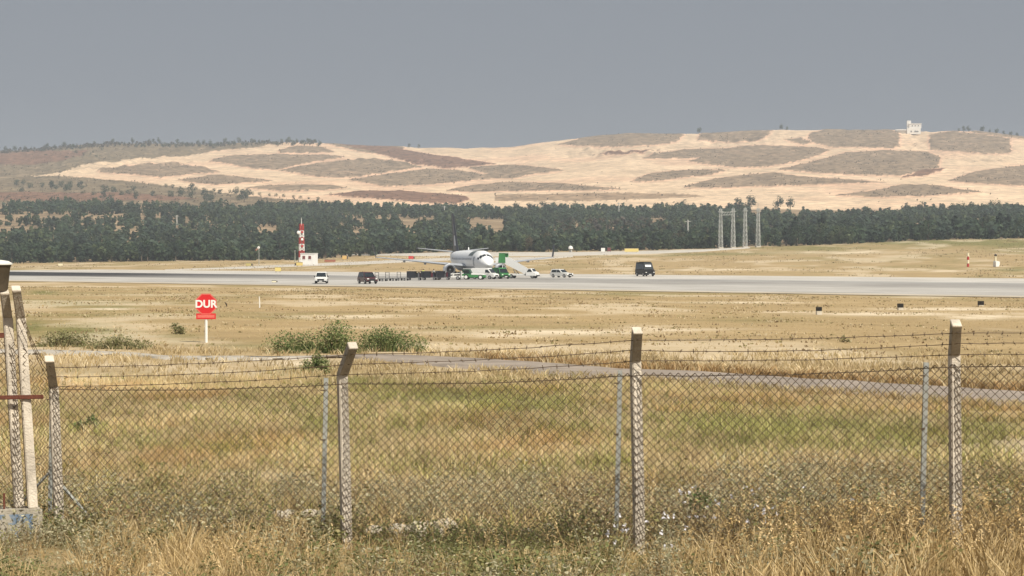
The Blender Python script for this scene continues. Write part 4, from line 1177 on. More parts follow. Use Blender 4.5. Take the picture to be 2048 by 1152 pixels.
# ------------------------------------------------ pale stones along the fence foot
def rock_mesh(i, s):
    bm = bmesh.new(); bmesh.ops.create_icosphere(bm, subdivisions=2, radius=1)
    for v in bm.verts:
        n = float(fbm(v.co.x * 1.3 + i * 7, v.co.y * 1.3 + v.co.z * 1.7 + i, 3))
        v.co = Vector((v.co.x * 1.3, v.co.y * .9, v.co.z * .7)) * (.65 + .7 * n)
    me = bpy.data.meshes.new("stone"); bm.to_mesh(me); bm.free()
    me.materials.append(mat("pale_limestone", (.52, .46, .37), .95, 0, .25, 9, .5, .2, 40)); return me
ROCKS = [rock_mesh(i, 1) for i in range(5)]
for i in range(32):
    if i < 15: u, v = random.uniform(740, 1135), random.uniform(1058, 1080)
    elif i < 20: u, v = random.uniform(540, 645), random.uniform(1030, 1040)
    else: u, v = random.uniform(1940, 2040), random.uniform(985, 1010)
    x, D, z = hit(u, v); s = random.uniform(.07, .13) * (.7 if 15 <= i < 20 else 1)
    o = link("stone", ROCKS[i % 5]); o.location = (x, D, z + s * .25); o.scale = (s,) * 3; o.rotation_euler = (0, 0, random.uniform(0, 6))
    tag(o, ["pale limestone lump among weeds behind the middle fence panel", "pale stone in the weeds near the twisted concrete post", "pale stone lying beyond the fence in the golden bank"][0 if i < 15 else 1 if i < 20 else 2], "stone", ["stones behind the middle panel", "stones near the twisted post", "stones beyond the golden bank"][0 if i < 15 else 1 if i < 20 else 2])

# ------------------------------------------------ stop sign DUR
sx, sd, sz = hit(412, 685)
sg = thing("stop_sign", "red octagonal stop sign reading DUR with a red plate on a white post", "sign", (sx, sd, sz), R(4))
k = sd / F
M_RED = mat("sign_red", (.62, .025, .03), .5, 0, .06, 6); M_WHITE = mat("sign_white", (.80, .78, .76), .5); M_PINK = mat("faded_red", (.72, .16, .13), .6, 0, .15, 30)
MB().lathe([(.05, -.2), (.05, 98 * k * .62)], 12).build("post", mat("white_paint", (.80, .79, .75), .6, 0, .1, 10), sg, 0, True)
zc = (685 - 608) * k; ro = 22.5 * k
def octo(r, y, t):
    return [(r * math.cos(R(22.5 + 45 * i)), y, zc + r * math.sin(R(22.5 + 45 * i))) for i in range(8)]
pl = MB().loft([octo(ro, -.052, 0), octo(ro, -.058, 0)]).build("octagon_plate", M_RED, sg)
def ring8(r0, r1, y):
    mb = MB(); a = octo(r0, y, 0); b = octo(r1, y, 0); c = octo(r0, y - .003, 0); d = octo(r1, y - .003, 0)
    mb.add(a + b + c + d, [f for i in range(8) for f in ((i, (i + 1) % 8, 8 + (i + 1) % 8, 8 + i), (16 + i, 24 + i, 24 + (i + 1) % 8, 16 + (i + 1) % 8), (i, 16 + i, 16 + (i + 1) % 8, (i + 1) % 8), (8 + i, 8 + (i + 1) % 8, 24 + (i + 1) % 8, 24 + i))])
    return mb
ring8(ro * .985, ro * .90, -.0585).build("border", M_PINK, pl)
fc = bpy.data.curves.new("lettering", 'FONT'); fc.body = "DUR"; fc.align_x = 'CENTER'; fc.align_y = 'CENTER'; fc.size = ro * .92; fc.extrude = .002; fc.offset = .012; fc.space_character = 1.02
tmp = bpy.data.objects.new("lettering_text", fc); COL.objects.link(tmp)
bpy.context.view_layer.update()
tme = bpy.data.meshes.new_from_object(tmp.evaluated_get(bpy.context.evaluated_depsgraph_get())); bpy.data.objects.remove(tmp)
tme.materials.clear(); lt = link("lettering", tme, M_WHITE, pl); lt.location = (0, -.0625, zc - .005); lt.rotation_euler = (R(90), 0, 0)
zp = (685 - 632.5) * k
pp = MB().box((0, -.055, zp), (39 * k, .006, 11.5 * k)).build("lower_plate", M_RED, sg, .002)
MB().box((0, -.0595, zp), (34 * k, .003, 6 * k)).build("faded_panel", M_PINK, pp)
MB().box((0, -.045, zc), (.05, .02, .04)).build("bracket", M_GALV, sg); MB().box((0, -.045, zp), (.05, .02, .04)).build("bracket", M_GALV, sg)
# white marker stake and leaning dark stake
x, D, z = hit(519, 616)
st = thing("marker_stake", "thin white marker stake standing in the dry field", "stake", (x, D, z))
MB().tube([(0, 0, -.1), (.0, 0, .35), (-.02, 0, 21 * D / F)], [.04, .036, .03], 8).build("stake_shaft", MATS["white_paint"], st, 0, True)
MB().lathe([(.032, 0), (.033, .05), (.01, .06)], 8, 'Z', (-.02, 0, 21 * D / F)).build("stake_cap", MATS["white_enamel"], st)
x, D, z = hit(453, 613)
st = thing("dark_stake", "short dark leaning stake in the field beside the stop sign", "stake", (x, D, z))
MB().tube([(.03, 0, -.05), (.0, 0, .12), (-.05, 0, .22), (-.13, 0, .31)], [.028, .04, .045, .02], 7).build("stake_shaft", mat("dark_wood", (.05, .035, .025), .9, 0, .3, 9), st)
MB().tube([(.0, 0, .13), (.03, .01, .2), (.02, .01, .24)], [.02, .016, .01], 6).build("splinter", MATS["dark_wood"], st)
# approach light boxes in the field
for (u, v, lab, wb) in [(1638, 630, "black light box on a white base in the field, the one with the largest base", 1.0), (1801, 620, "black light box on a low pale base, middle one of three", .7), (1962, 612, "black light box in the field, farthest of the three from the stop sign", .25)]:
    x, D, z = hit(u, v); k = D / F
    b = thing("light_box", lab, "light", (x, D, z), R(8), "light boxes in the field")
    MB().box((0, 0, 4 * k * wb), (11 * k, 7 * k, 8 * k * wb + .02)).build("base", mat("dusty_white_base", (.58, .53, .44), .8, 0, .2, 4), b, .02)
    MB().box((0, 0, 8 * k * wb + 4 * k), (11 * k, 8 * k, 8 * k)).build("housing", mat("black_housing", (.03, .025, .018), .5), b, .02)
    MB().box((0, -4.1 * k, 8 * k * wb + 4 * k), (7 * k, .02, 4.5 * k)).build("lens", mat("dark_lens", (.02, .02, .022), .1), b)
# ================================================================== VEHICLES
M_GLASS = mat("dark_glass", (.015, .02, .024), .08, 0, 0, 1, 0, .6)
M_TYRE = mat("tyre_rubber", (.02, .02, .02), .9)
M_RIM = mat("alloy_rim", (.45, .45, .46), .35, .7)
M_LAMP = mat("lamp_glass", (.75, .75, .72), .1)
M_TRIM = mat("black_trim", (.025, .025, .027), .6)
M_CARW = mat("white_car_paint", (.80, .80, .78), .35, 0, .05, 2)
M_WIN_SKY = mat("reflecting_glass", (.62, .66, .70), .12, .6)

def wheel(parent, x, y, r, w=.2, rim=None):
    t = MB().lathe([(r * .55, -w / 2), (r * .93, -w / 2), (r, -w * .32), (r, w * .32), (r * .93, w / 2), (r * .55, w / 2)], 18, 'Y', (0, 0, 0)).build("wheel", M_TYRE, parent, 0, True)
    t.location = (x, y, r)
    s = 1 if y > 0 else -1
    MB().lathe([(r * .60, s * w * .30), (r * .62, s * w * .52), (r * .2, s * w * .50), (r * .05, s * w * .56)], 14, 'Y').build("rim", rim or M_RIM, t, 0, True)
def quad_patch(name, pts, m, parent, th=.012):
    p = [Vector(q) for q in pts]; n = (p[1] - p[0]).cross(p[2] - p[0]).normalized() * th
    return MB().loft([[q - n * .3 for q in p], [q + n for q in p]]).build(name, m, parent)
def car(name, label, cat, loc, heading, paint, L, W, H, lower, cabin, side_win, wheels, glass=M_GLASS, front=None, rear=None, rim=None, extras=True, ins=.16):
    """lower/cabin: (x, z) profiles, x from -L/2 (tail) to L/2 (nose)"""
    root = thing(name, label, cat, loc, heading)
    hw = W / 2
    MB().prism(lower, -hw, hw, lambda x, z: .05 if z < .45 else .02).build("body", paint, root, .07, True)
    zb = min(z for x, z in cabin); zt = max(z for x, z in cabin)
    f = lambda x, z: .06 + ins * (z - zb) / max(zt - zb, .01)
    MB().prism(cabin, -hw, hw, f).build("cabin", paint, root, .05, True)
    # windscreen / rear screen: given as pair of cabin profile points
    for nm, seg in (("windscreen", front), ("rear_window", rear)):
        if not seg: continue
        (x0, z0), (x1, z1) = seg
        d = Vector((x1 - x0, 0, z1 - z0)); nrm = Vector((-(z1 - z0), 0, x1 - x0)).normalized()
        if (nm == "windscreen") != (nrm.x > 0): nrm = -nrm
        a = [(x0, z0), (x1, z1)]
        pts = []
        for (x, z), sg in ((a[0], -1), (a[0], 1), (a[1], 1), (a[1], -1)):
            y = sg * (hw - f(x, z) - .07)
            pts.append(Vector((x, y, z)) + nrm * .012)
        MB().loft([[q - nrm * .01 for q in pts], [q + nrm * .012 for q in pts]]).build(nm, glass, root)
    for poly in side_win:
        for sg in (-1, 1):
            ring = lambda o: [(x, sg * (hw - f(x, z) + o), z) for x, z in poly]
            MB().loft([ring(-.01), ring(.014)]).build("side_window", M_GLASS, root)
    for (x, r) in wheels:
        for sg in (-1, 1): wheel(root, x, sg * (hw - .11), r, .22, rim)
    if extras:
        xn = max(x for x, z in lower)
        for sg in (-1, 1):
            MB().box((xn - .02, sg * (hw - .28), .78), (.06, .32, .16)).build("headlight", M_LAMP, root, .02)
            MB().box((max(x for x, z in cabin) - .55, sg * (hw + .09), zb + .12), (.1, .2, .16)).build("mirror", M_TRIM, root, .03)
            MB().box((min(x for x, z in lower) + .015, sg * (hw - .16), .85), (.05, .16, .25)).build("tail_light", mat("tail_red", (.35, .01, .01), .3), root, .02)
        MB().box((xn - .01, 0, .62), (.05, W * .55, .26)).build("grille", M_TRIM, root, .02)
        MB().box((xn - .0, 0, .36), (.10, W * .9, .2)).build("bumper", M_TRIM, root, .03)
        MB().box((xn + .052, 0, .40), (.015, .5, .11)).build("number_plate", M_CARW, root)
    return root
def suv_profiles(L, H, hood=1.05, belt=1.0):
    a = L / 2
    lower = [(-a, .38), (-a - .0, .72), (-a + .06, belt), (a - hood - .25, belt + .03), (a - .25, belt - .13), (a - .04, .78), (a, .42), (a - .12, .30), (-a + .12, .28)]
    cabin = [(-a + .08, belt - .04), (-a + .28, H - .06), (-a + .6, H), (a - hood - 1.15, H - .01), (a - hood - .85, H - .08), (a - hood - .12, belt)]
    fr = ((a - hood - .16, belt + .06), (a - hood - .82, H - .12)); re = ((-a + .12, belt + .05), (-a + .27, H - .12))
    sw = [[(-a + .35, belt + .06), (-a + .48, H - .16), (-a + L * .36, H - .13), (-a + L * .36, belt + .06)], [(-a + L * .375, belt + .06), (-a + L * .375, H - .13), (a - hood - .98, H - .14), (a - hood - .45, belt + .06)]]
    return lower, cabin, fr, re, sw
def van_profiles(L, H, belt=1.15):
    a = L / 2
    lower = [(-a, .40), (-a, belt), (a - .75, belt), (a - .12, belt - .12), (a, .80), (a, .42), (a - .1, .30), (-a + .1, .28)]
    cabin = [(-a + .01, belt - .03), (-a + .10, H - .1), (-a + .35, H), (a - 1.55, H), (a - 1.3, H - .1), (a - .55, belt)]
    fr = ((a - .60, belt + .08), (a - 1.24, H - .17)); re = ((-a + .035, belt + .1), (-a + .085, H - .3))
    sw = [[(-a + .3, belt + .1), (-a + .3, H - .3), (-a + L * .36, H - .3), (-a + L * .36, belt + .1)], [(-a + L * .38, belt + .1), (-a + L * .38, H - .3), (-a + L * .6, H - .3), (-a + L * .6, belt + .1)],
          [(-a + L * .62, belt + .1), (-a + L * .62, H - .28), (a - 1.4, H - .28), (a - .85, belt + .1)]]
    return lower, cabin, fr, re, sw
def hd(deg):          # heading: degrees turned from "straight at the camera" towards the right of the picture
    return R(-90 + deg)

lo, ca, fr, re_, sw = suv_profiles(4.5, 1.78)
car("off_road_car", "white off-road car facing the camera on the runway, apart from the others", "car", rw(643, 567), hd(2), M_CARW, 4.5, 1.86, 1.78, lo, ca, sw, [(1.38, .37), (-1.38, .37)], front=fr, rear=re_)
M_MAR = mat("maroon_paint", (.075, .018, .02), .3, 0, .1, 3, 0, .5)
lo, ca, fr, re_, sw = suv_profiles(4.7, 1.80)
car("maroon_car", "dark maroon off-road car ahead of the empty baggage dollies", "car", rw(735, 567.5), hd(22), M_MAR, 4.7, 1.88, 1.80, lo, ca, sw, [(1.45, .38), (-1.45, .38)], front=fr, rear=re_)
lo, ca, fr, re_, sw = suv_profiles(4.4, 1.58, 1.2, .92)
car("white_estate_car", "white estate car between the boarding stairs and the black minibus", "car", rw(1123, 555), hd(48), M_CARW, 4.4, 1.8, 1.58, lo, ca, sw, [(1.35, .33), (-1.35, .33)], front=fr, rear=re_)
M_BLK = mat("black_car_paint", (.008, .008, .009), .4, 0, .2, 3, 0, .15)
lo, ca, fr, re_, sw = van_profiles(5.6, 2.75, 1.3)
bv = car("black_minibus", "tall black minibus with a bright windscreen parked alone on the runway", "minibus", rw(1290, 552.5), hd(17), M_BLK, 5.6, 2.15, 2.75, lo, ca, sw, [(1.75, .4), (-1.75, .4)], front=fr, rear=re_)
MB().box((1.93, -.1, 2.06), (.03, 1.2, .42), 0, R(-27)).build("windscreen_glare", mat("glare_white", (.75, .76, .76), .5), bv)  # white slab standing for the bright reflection on the windscreen
MB().box((0, 0, 2.80), (2.6, 1.5, .08)).build("roof_rack", M_TRIM, bv, .02)
lo, ca, fr, re_, sw = van_profiles(4.9, 1.95, 1.05)
car("white_service_van", "white service van parked under the airliner's nose", "van", rw(969, 558.2), hd(62), M_CARW, 4.9, 1.9, 1.95, lo, ca, sw[2:], [(1.5, .34), (-1.5, .34)], front=fr, rear=re_)

# green tow tractor
M_GRN = mat("airport_green", (.055, .24, .075), .45, 0, .12, 3)
tt = thing("tow_tractor", "green tow tractor with white bonnet and white wheels beside the baggage carts", "tractor", rw(948, 559), hd(80))
MB().prism([(-2.0, .35), (-2.0, .95), (-.4, .95), (-.35, .80), (1.9, .78), (2.05, .65), (2.05, .35)], -.85, .85).build("body", M_GRN, tt, .06, True)
MB().prism([(-.38, .80), (-.38, 1.12), (1.5, 1.02), (1.85, .92), (1.92, .79)], -.82, .82).build("bonnet", M_CARW, tt, .05, True)
MB().prism([(-1.95, .96), (-1.9, 1.72), (-1.7, 1.82), (-.75, 1.82), (-.35, 1.12), (-.35, .96)], -.80, .80, lambda x, z: .1 * (z - .96)).build("cab", mat("dark_green_cab", (.03, .07, .045), .4), tt, .05, True)
MB().box((-1.25, 0, 1.86), (1.2, 1.45, .07)).build("cab_roof", M_CARW, tt, .02)
for sg in (-1, 1):
    MB().box((-1.2, sg * .80, 1.40), (.9, .02, .45)).build("side_window", M_GLASS, tt)
for (x, r) in ((1.3, .42), (-1.25, .45)):
    for sg in (-1, 1): wheel(tt, x, sg * .78, r, .24, M_CARW)

# green truck under the stair head
lo, ca, fr, re_, sw = van_profiles(4.4, 1.98, 1.0)
car("green_truck", "green service truck parked beneath the boarding stair platform", "truck", (-2.1, 357.5, RUNWAY_Z), hd(28), M_GRN, 4.4, 1.9, 1.98, lo, ca, sw[2:], [(1.3, .38), (-1.3, .38)], front=fr, rear=re_)

# belt loader
bl = thing("belt_loader", "low white belt loader standing next to the aircraft engine", "loader", rw(897, 559.5), hd(84))
MB().box((0, 0, .52), (5.2, 1.5, .34)).build("chassis", M_CARW, bl, .05)
MB().prism([(-2.7, .78), (2.6, 1.02), (2.6, 1.18), (-2.7, .94)], -.45, .45).build("conveyor", M_CARW, bl, .03)
MB().prism([(-2.65, .945), (2.55, 1.185), (2.55, 1.20), (-2.65, .96)], -.36, .36).build("belt", M_TRIM, bl)
MB().box((1.7, .55, 1.05), (.5, .4, .7)).build("driver_seat", M_TRIM, bl, .05)
for x in (-1.7, 1.7):
    for sg in (-1, 1): wheel(bl, x, sg * .7, .32, .2)

# covered baggage carts
M_CURT = mat("dark_curtain", (.02, .022, .03), .75, 0, .35, 2.5); M_STEEL = mat("grey_steel", (.22, .22, .22), .55, .5, .2, 4)
M_BAG = [mat("bag_navy", (.03, .035, .06), .7), mat("bag_black", (.02, .02, .022), .7), mat("bag_grey", (.14, .14, .15), .7), mat("bag_wine", (.10, .02, .03), .7)]
def cart(u, v, label, hue):
    c = thing("baggage_cart", label, "cart", rw(u, v), hd(83), "baggage carts by the aircraft")
    MB().box((0, 0, .46), (2.5, 1.45, .12)).build("deck", M_STEEL, c, .02)
    for x in (-1.2, 1.2):
        MB().box((x, 0, 1.0), (.06, 1.4, .96)).build("end_panel", M_CURT, c, .01)
    MB().box((0, 0, 1.52), (2.55, 1.5, .06)).build("roof", hue, c, .02)
    MB().prism([(-1.15, .40), (-1.15, 1.48), (.25, 1.46), (.3, .40)], -.73, .73).build("curtain", M_CURT, c, .02)
    for i, (x, w, h) in enumerate(((.48, .34, .75), (.78, .26, .85), (1.03, .24, .7))):
        MB().box((x, random.uniform(-.2, .0), .53 + h / 2), (w, .9, h)).build("suitcase", M_BAG[(i + int(u)) % 4], c, .05)
    for x in (-.9, .9):
        for sg in (-1, 1): wheel(c, x, sg * .6, .2, .12)
    MB().tube([(1.25, 0, .4), (1.75, 0, .3)], .03, 6).build("tow_bar", M_STEEL, c)
cart(829, 560.5, "dark covered baggage cart at the end of the train by the empty dollies", M_TRIM)
cart(859, 560.2, "dark covered baggage cart in the middle of the train", mat("cart_roof_grey", (.16, .16, .17), .6))
cart(886, 559.9, "dark covered baggage cart coupled nearest to the aircraft engine", M_CURT)
for (u, v, lab) in ((762, 562.5, "empty baggage dolly nearest the maroon car"), (783, 561.8, "empty baggage dolly between two others"), (806, 561.2, "empty baggage dolly next to the loaded carts")):
    c = thing("baggage_dolly", lab, "dolly", rw(u, v), hd(60), "empty baggage dollies")
    MB().box((0, 0, .42), (1.7, 1.2, .1)).build("deck", M_STEEL, c, .02)
    for sg in (-1, 1):
        MB().box((-.82, sg * .55, .95), (.06, .06, 1.0)).build("rail_post", M_TRIM, c)
    MB().box((-.82, 0, 1.42), (.05, 1.16, .06)).build("rail", M_TRIM, c); MB().box((-.82, 0, .95), (.05, 1.16, .05)).build("rail", M_TRIM, c)
    for x in (-.6, .6):
        for sg in (-1, 1): wheel(c, x, sg * .5, .19, .11)
    MB().tube([(.85, 0, .36), (1.4, 0, .25)], .03, 6).build("tow_bar", M_STEEL, c)

# ------------------------------------------------ people (tiny in the photo, still whole figures)
def person(loc, heading, label, vest, trousers, pose=0.0):
    root = thing("person", label, "person", loc, heading)
    J = {'pel': (0, 0, .95), 'ab': (0, 0, 1.12), 'ch': (.01, 0, 1.36), 'nk': (.0, 0, 1.52), 'hd': (.02, 0, 1.64), 'top': (.015, 0, 1.76),
         'ls': (0, .19, 1.44), 'le': (.03 + pose * .18, .25, 1.17), 'lw': (.10 + pose * .36, .24, .95 + pose * .2), 'lh': (.13 + pose * .42, .24, .86 + pose * .24),
         'rs': (0, -.19, 1.44), 're': (.0, -.26, 1.16), 'rw': (.06, -.27, .92), 'rh': (.08, -.27, .83),
         'lhip': (0, .09, .90), 'lk': (.05, .11, .50), 'la': (-.02, .11, .09), 'lt': (.14, .12, .04),
         'rhip': (0, -.09, .90), 'rk': (.0, -.11, .50), 'ra': (-.06, -.11, .09), 'rt': (.10, -.12, .04)}
    E = [('pel', 'ab'), ('ab', 'ch'), ('ch', 'nk'), ('nk', 'hd'), ('hd', 'top'), ('ch', 'ls'), ('ls', 'le'), ('le', 'lw'), ('lw', 'lh'), ('ch', 'rs'), ('rs', 're'), ('re', 'rw'), ('rw', 'rh'),
         ('pel', 'lhip'), ('lhip', 'lk'), ('lk', 'la'), ('la', 'lt'), ('pel', 'rhip'), ('rhip', 'rk'), ('rk', 'ra'), ('ra', 'rt')]
    rad = dict(pel=(.15, .12), ab=(.15, .11), ch=(.17, .12), nk=(.06, .06), hd=(.085, .095), top=(.06, .07), ls=(.07, .07), le=(.05, .05), lw=(.035, .035), lh=(.045, .03), rs=(.07, .07), re=(.05, .05), rw=(.035, .035), rh=(.045, .03),
               lhip=(.10, .10), lk=(.07, .07), la=(.05, .05), lt=(.045, .04), rhip=(.10, .10), rk=(.07, .07), ra=(.05, .05), rt=(.045, .04))
    names = list(J); me = bpy.data.meshes.new("skeleton")
    me.from_pydata([J[n] for n in names], [(names.index(a), names.index(b)) for a, b in E], [])
    ob = bpy.data.objects.new("skeleton", me); COL.objects.link(ob)
    sk = ob.modifiers.new("skin", 'SKIN'); sub = ob.modifiers.new("sub", 'SUBSURF'); sub.levels = 1; sub.render_levels = 1
    for i, n in enumerate(names):
        me.skin_vertices[0].data[i].radius = rad[n]
        me.skin_vertices[0].data[i].use_root = (n == 'pel')
    bpy.context.view_layer.update()
    em = bpy.data.meshes.new_from_object(ob.evaluated_get(bpy.context.evaluated_depsgraph_get()))
    bpy.data.objects.remove(ob)
    em.materials.clear()
    for m in (trousers, vest, mat("skin_tone", (.42, .26, .18), .6), M_TRIM): em.materials.append(m)
    for p in em.polygons:
        z = p.center.z; p.use_smooth = True
        arm = abs(p.center.y) > .215
        p.material_index = 3 if z < .10 else 2 if (z > 1.53 or (arm and z < .98 + pose * .2)) else 1 if z > .98 else 0
    link("body", em, None, root)
    MB().lathe([(.088, 1.68), (.098, 1.72), (.09, 1.78), (.05, 1.82), (.005, 1.83)], 10, 'Z', (.0, 0, 0)).build("hair", mat("dark_hair", (.03, .022, .016), .8), root, 0, True)
M_HIVIS = mat("hi_vis_yellow", (.62, .70, .06), .6); M_NAVY = mat("navy_cloth", (.03, .035, .06), .85); M_PALE = mat("pale_cloth", (.50, .52, .50), .85)
x, y, z = rw(845, 559); person((x, y + 3.2, z), hd(20), "person in a yellow high visibility vest standing behind the middle baggage cart", M_HIVIS, M_NAVY, .5)
x, y, z = rw(866, 559); person((x, y + 3.2, z), hd(-30), "person in pale work clothes standing behind the coupled baggage carts", M_PALE, M_NAVY, .2)
person(rw(922, 560), hd(-50), "person in pale clothes walking beside the green tow tractor", M_PALE, M_PALE, .3)

# ================================================================== THE AIRLINER
def airliner():
    D = 360.0; nx = (977 - 1024) / F * D
    root = thing("passenger_jet", "white twin engine passenger jet with a dark tail fin parked on the runway", "aeroplane", (nx, D, RUNWAY_Z), hd(11.5))
    WH = mat("aircraft_white", (.82, .83, .84), .38, 0, .04, 1.2, 0, .4); GREYB = mat("aircraft_grey", (.36, .38, .41), .4, 0, .08, 1)
    NAVYP = mat("tail_navy", (.022, .028, .05), .35, 0, .15, 1); METAL = mat("bare_metal", (.55, .56, .58), .3, .8)
    S = [(0, 2.72, .02, .02), (-.12, 2.73, .27, .25), (-.4, 2.77, .52, .48), (-.9, 2.84, .84, .82), (-1.7, 2.97, 1.22, 1.25), (-2.7, 3.10, 1.52, 1.58), (-4.0, 3.2, 1.76, 1.86), (-5.6, 3.25, 1.88, 2.0), (-15, 3.25, 1.88, 2.0), (-26.5, 3.25, 1.88, 2.0),
         (-30, 3.45, 1.68, 1.75), (-33, 3.72, 1.3, 1.4), (-36, 4.08, .82, .92), (-38.4, 4.38, .38, .48), (-39.4, 4.5, .12, .18)]
    S = [(a, b - .22, c, d) for a, b, c, d in S]
    xs = [s[0] for s in S]
    def sec(x):
        k = [np.interp(-x, [-a for a in xs], [s[i] for s in S]) for i in (1, 2, 3)]
        return k
    def surf(x, a, off=0.0):      # a: degrees from the crown, + to the aircraft's left
        zc, ry, rz = sec(x)
        return Vector((x, (ry + off) * math.sin(R(a)), zc + (rz + off) * math.cos(R(a))))
    fx = np.unique(np.concatenate([np.array(xs), -np.linspace(0, 6, 20), -np.linspace(6, 39, 30)]))[::-1]
    rings = [[surf(x, 360 * i / 28) for i in range(28)] for x in fx]
    mb = MB().loft(rings)
    me = mb.mesh("fuselage", WH, 0, True)
    me.materials.append(GREYB)
    for p in me.polygons:
        c = p.center; zc = sec(c.x)[0]
        if c.z < zc - 1.05: p.material_index = 1       # grey belly
    fus = link("fuselage", me, None, root)
    def patch(name, x0, x1, a0, a1, m, off=.02, n=4, parent=fus):
        R1 = []
        for lay in (off * .4, off):
            R1.append([[surf(x0 + (x1 - x0) * i / n, a0 + (a1 - a0) * j / n, lay) for j in range(n + 1)] for i in range(n + 1)])
        mb = MB(); g = R1[1]; pts = [p for r_ in g for p in r_]
        mb.add(pts, [(i * (n + 1) + j, i * (n + 1) + j + 1, (i + 1) * (n + 1) + j + 1, (i + 1) * (n + 1) + j) for i in range(n) for j in range(n)])
        return mb.build(name, m, parent)
    for sg in (-1, 1):
        patch("cockpit_window", -1.85, -2.55, sg * 3, sg * 30, M_GLASS); patch("cockpit_window", -1.95, -2.75, sg * 32, sg * 55, M_GLASS); patch("cockpit_window", -2.4, -3.2, sg * 57, sg * 70, M_GLASS)
        patch("forward_door", -4.6, -5.5, sg * 62, sg * 112, mat("door_shadow", (.10, .10, .11), .6) if sg > 0 else GREYB, .015)
        mb = MB()
        for i in range(36):
            x = -7.2 - i * .62
            mb.add([surf(x, sg * 72, .015), surf(x - .26, sg * 72, .015), surf(x - .26, sg * 82, .015), surf(x, sg * 82, .015)], [(0, 1, 2, 3)])
        o = mb.build("window_row", M_GLASS, fus); o["kind"] = "stuff"
    patch("side_emblem", -7.2, -11.5, -18, -58, mat("emblem_slate", (.10, .125, .125), .5, 0, .3, 1.5), .018, 6)
    # wings
    def foil(x0, x1, y, z, t):
        c = x0 - x1
        up = [(0, 0), (.08, .55), (.3, 1), (.65, .7), (1, .05)]; dn = [(.7, -.35), (.3, -.6), (.08, -.4)]
        return [Vector((x0 - c * a, y, z + t * b * .5)) for a, b in up + dn]
    for sg in (-1, 1):
        dz = math.tan(R(6))
        st = [(1.2, -12.6, -21.4, .95), (1.9, -13.2, -21.2, .9), (5.6, -16.0, -20.9, .62), (11, -19.3, -22.6, .4), (16.9, -22.9, -24.6, .22), (17.2, -23.2, -24.7, .18)]
        wg = MB().loft([foil(a, b, sg * y, 1.95 + dz * y, t) for y, a, b, t in st]).build("wing", GREYB, root, 0, True)
        zt = 1.95 + dz * 17.2
        MB().loft([foil(-23.25, -24.7, sg * 17.15, zt, .18)] + [[Vector((x, sg * (17.2 + .5 * f), zt + 2.45 * f)) + Vector((0, sg * o, 0)) for x, o in ((-23.2 - 1.3 * f, 0), (-23.4 - 1.2 * f, .06), (-23.8 - 1.0 * f, .08), (-24.3 - 1.0 * f, .05), (-24.7 - .9 * f, 0), (-24.3 - 1.0 * f, -.05), (-23.8 - 1.0 * f, -.06), (-23.4 - 1.2 * f, -.05))] for f in (.12, 1)]).build("winglet", NAVYP, wg, 0, True)
        for y in (4.0, 8.2, 12.0):
            z = 1.95 + dz * y - .28; x = np.interp(y, [1.9, 5.6, 17], [-20.4, -20.3, -24.2])
            MB().loft([[Vector((x + a, sg * y + r_ * math.cos(t), z + r_ * math.sin(t))) for t in np.linspace(0, 2 * math.pi, 7)[:-1]] for a, r_ in ((1.6, .02), (.8, .18), (-.4, .2), (-1.4, .03))]).build("flap_fairing", GREYB, wg, 0, True)
        # engine
        ex, ey, ez = -12.2, sg * 4.85, 1.52
        en = MB().lathe([(.80, .28), (.90, .05), (.97, -.1), (1.05, -.7), (1.06, -1.6), (.98, -2.8), (.78, -3.6), (.74, -3.62), (.72, -2.0), (.76, .1)], 24, 'X', (ex, ey, ez), False).build("engine", WH, root, 0, True)
        MB().lathe([(.79, .285), (.90, .04), (.97, -.12), (.985, -.11), (.915, .07), (.80, .31)], 24, 'X', (ex, ey, ez), False).build("intake_lip", METAL, en, 0, True)
        MB().lathe([(.76, -.45), (.76, -.50)], 24, 'X', (ex, ey, ez)).build("fan", M_TRIM, en)
        MB().lathe([(.02, -.1), (.12, -.25), (.2, -.46)], 12, 'X', (ex, ey, ez)).build("spinner", METAL, en, 0, True)
        MB().lathe([(.5, -3.4), (.42, -4.3), (.1, -4.9)], 16, 'X', (ex, ey, ez)).build("exhaust_cone", METAL, en, 0, True)
        MB().prism([(ex - .9, ez + .95), (ex - 1.8, ez + 1.15), (ex - 5, ez + 1.1), (ex - 4.5, ez + .4), (ex - 2.5, ez + .8)], ey - .13, ey + .13).build("pylon", WH, en)
        # tailplane
        MB().loft([foil(-33.6, -37.6, sg * .5, 4.75, .4), foil(-36.9, -38.9, sg * 7.1, 4.75 + .75, .16)]).build("tailplane", GREYB, root, 0, True)
        # main gear
        mg = MB().tube([(-20.4, sg * 2.9, .56), (-20.3, sg * 3.0, 2.0)], .13, 8).build("main_gear_leg", METAL, root, 0, True)
        MB().box((-20.35, sg * 3.25, 1.5), (.9, .04, .9)).build("gear_door", GREYB, mg)
        for o in (-.42, .42):
            wheel(mg, -20.4, sg * 2.9 + o, .56, .38)
    # fin
    def fring(x0, x1, z, t): return [Vector((x0, 0, z)), Vector((x0 - .15 * (x0 - x1), t, z)), Vector((x0 - .5 * (x0 - x1), t, z)), Vector((x1, 0, z)), Vector((x0 - .5 * (x0 - x1), -t, z)), Vector((x0 - .15 * (x0 - x1), -t, z))]
    fin = MB().loft([fring(-29.5, -37.0, 4.6, .20), fring(-31.4, -37.2, 5.6, .2), fring(-32.3, -37.4, 6.4, .18), fring(-36.9, -39.3, 12.4, .09)]).build("tail_fin", NAVYP, root, 0, True)
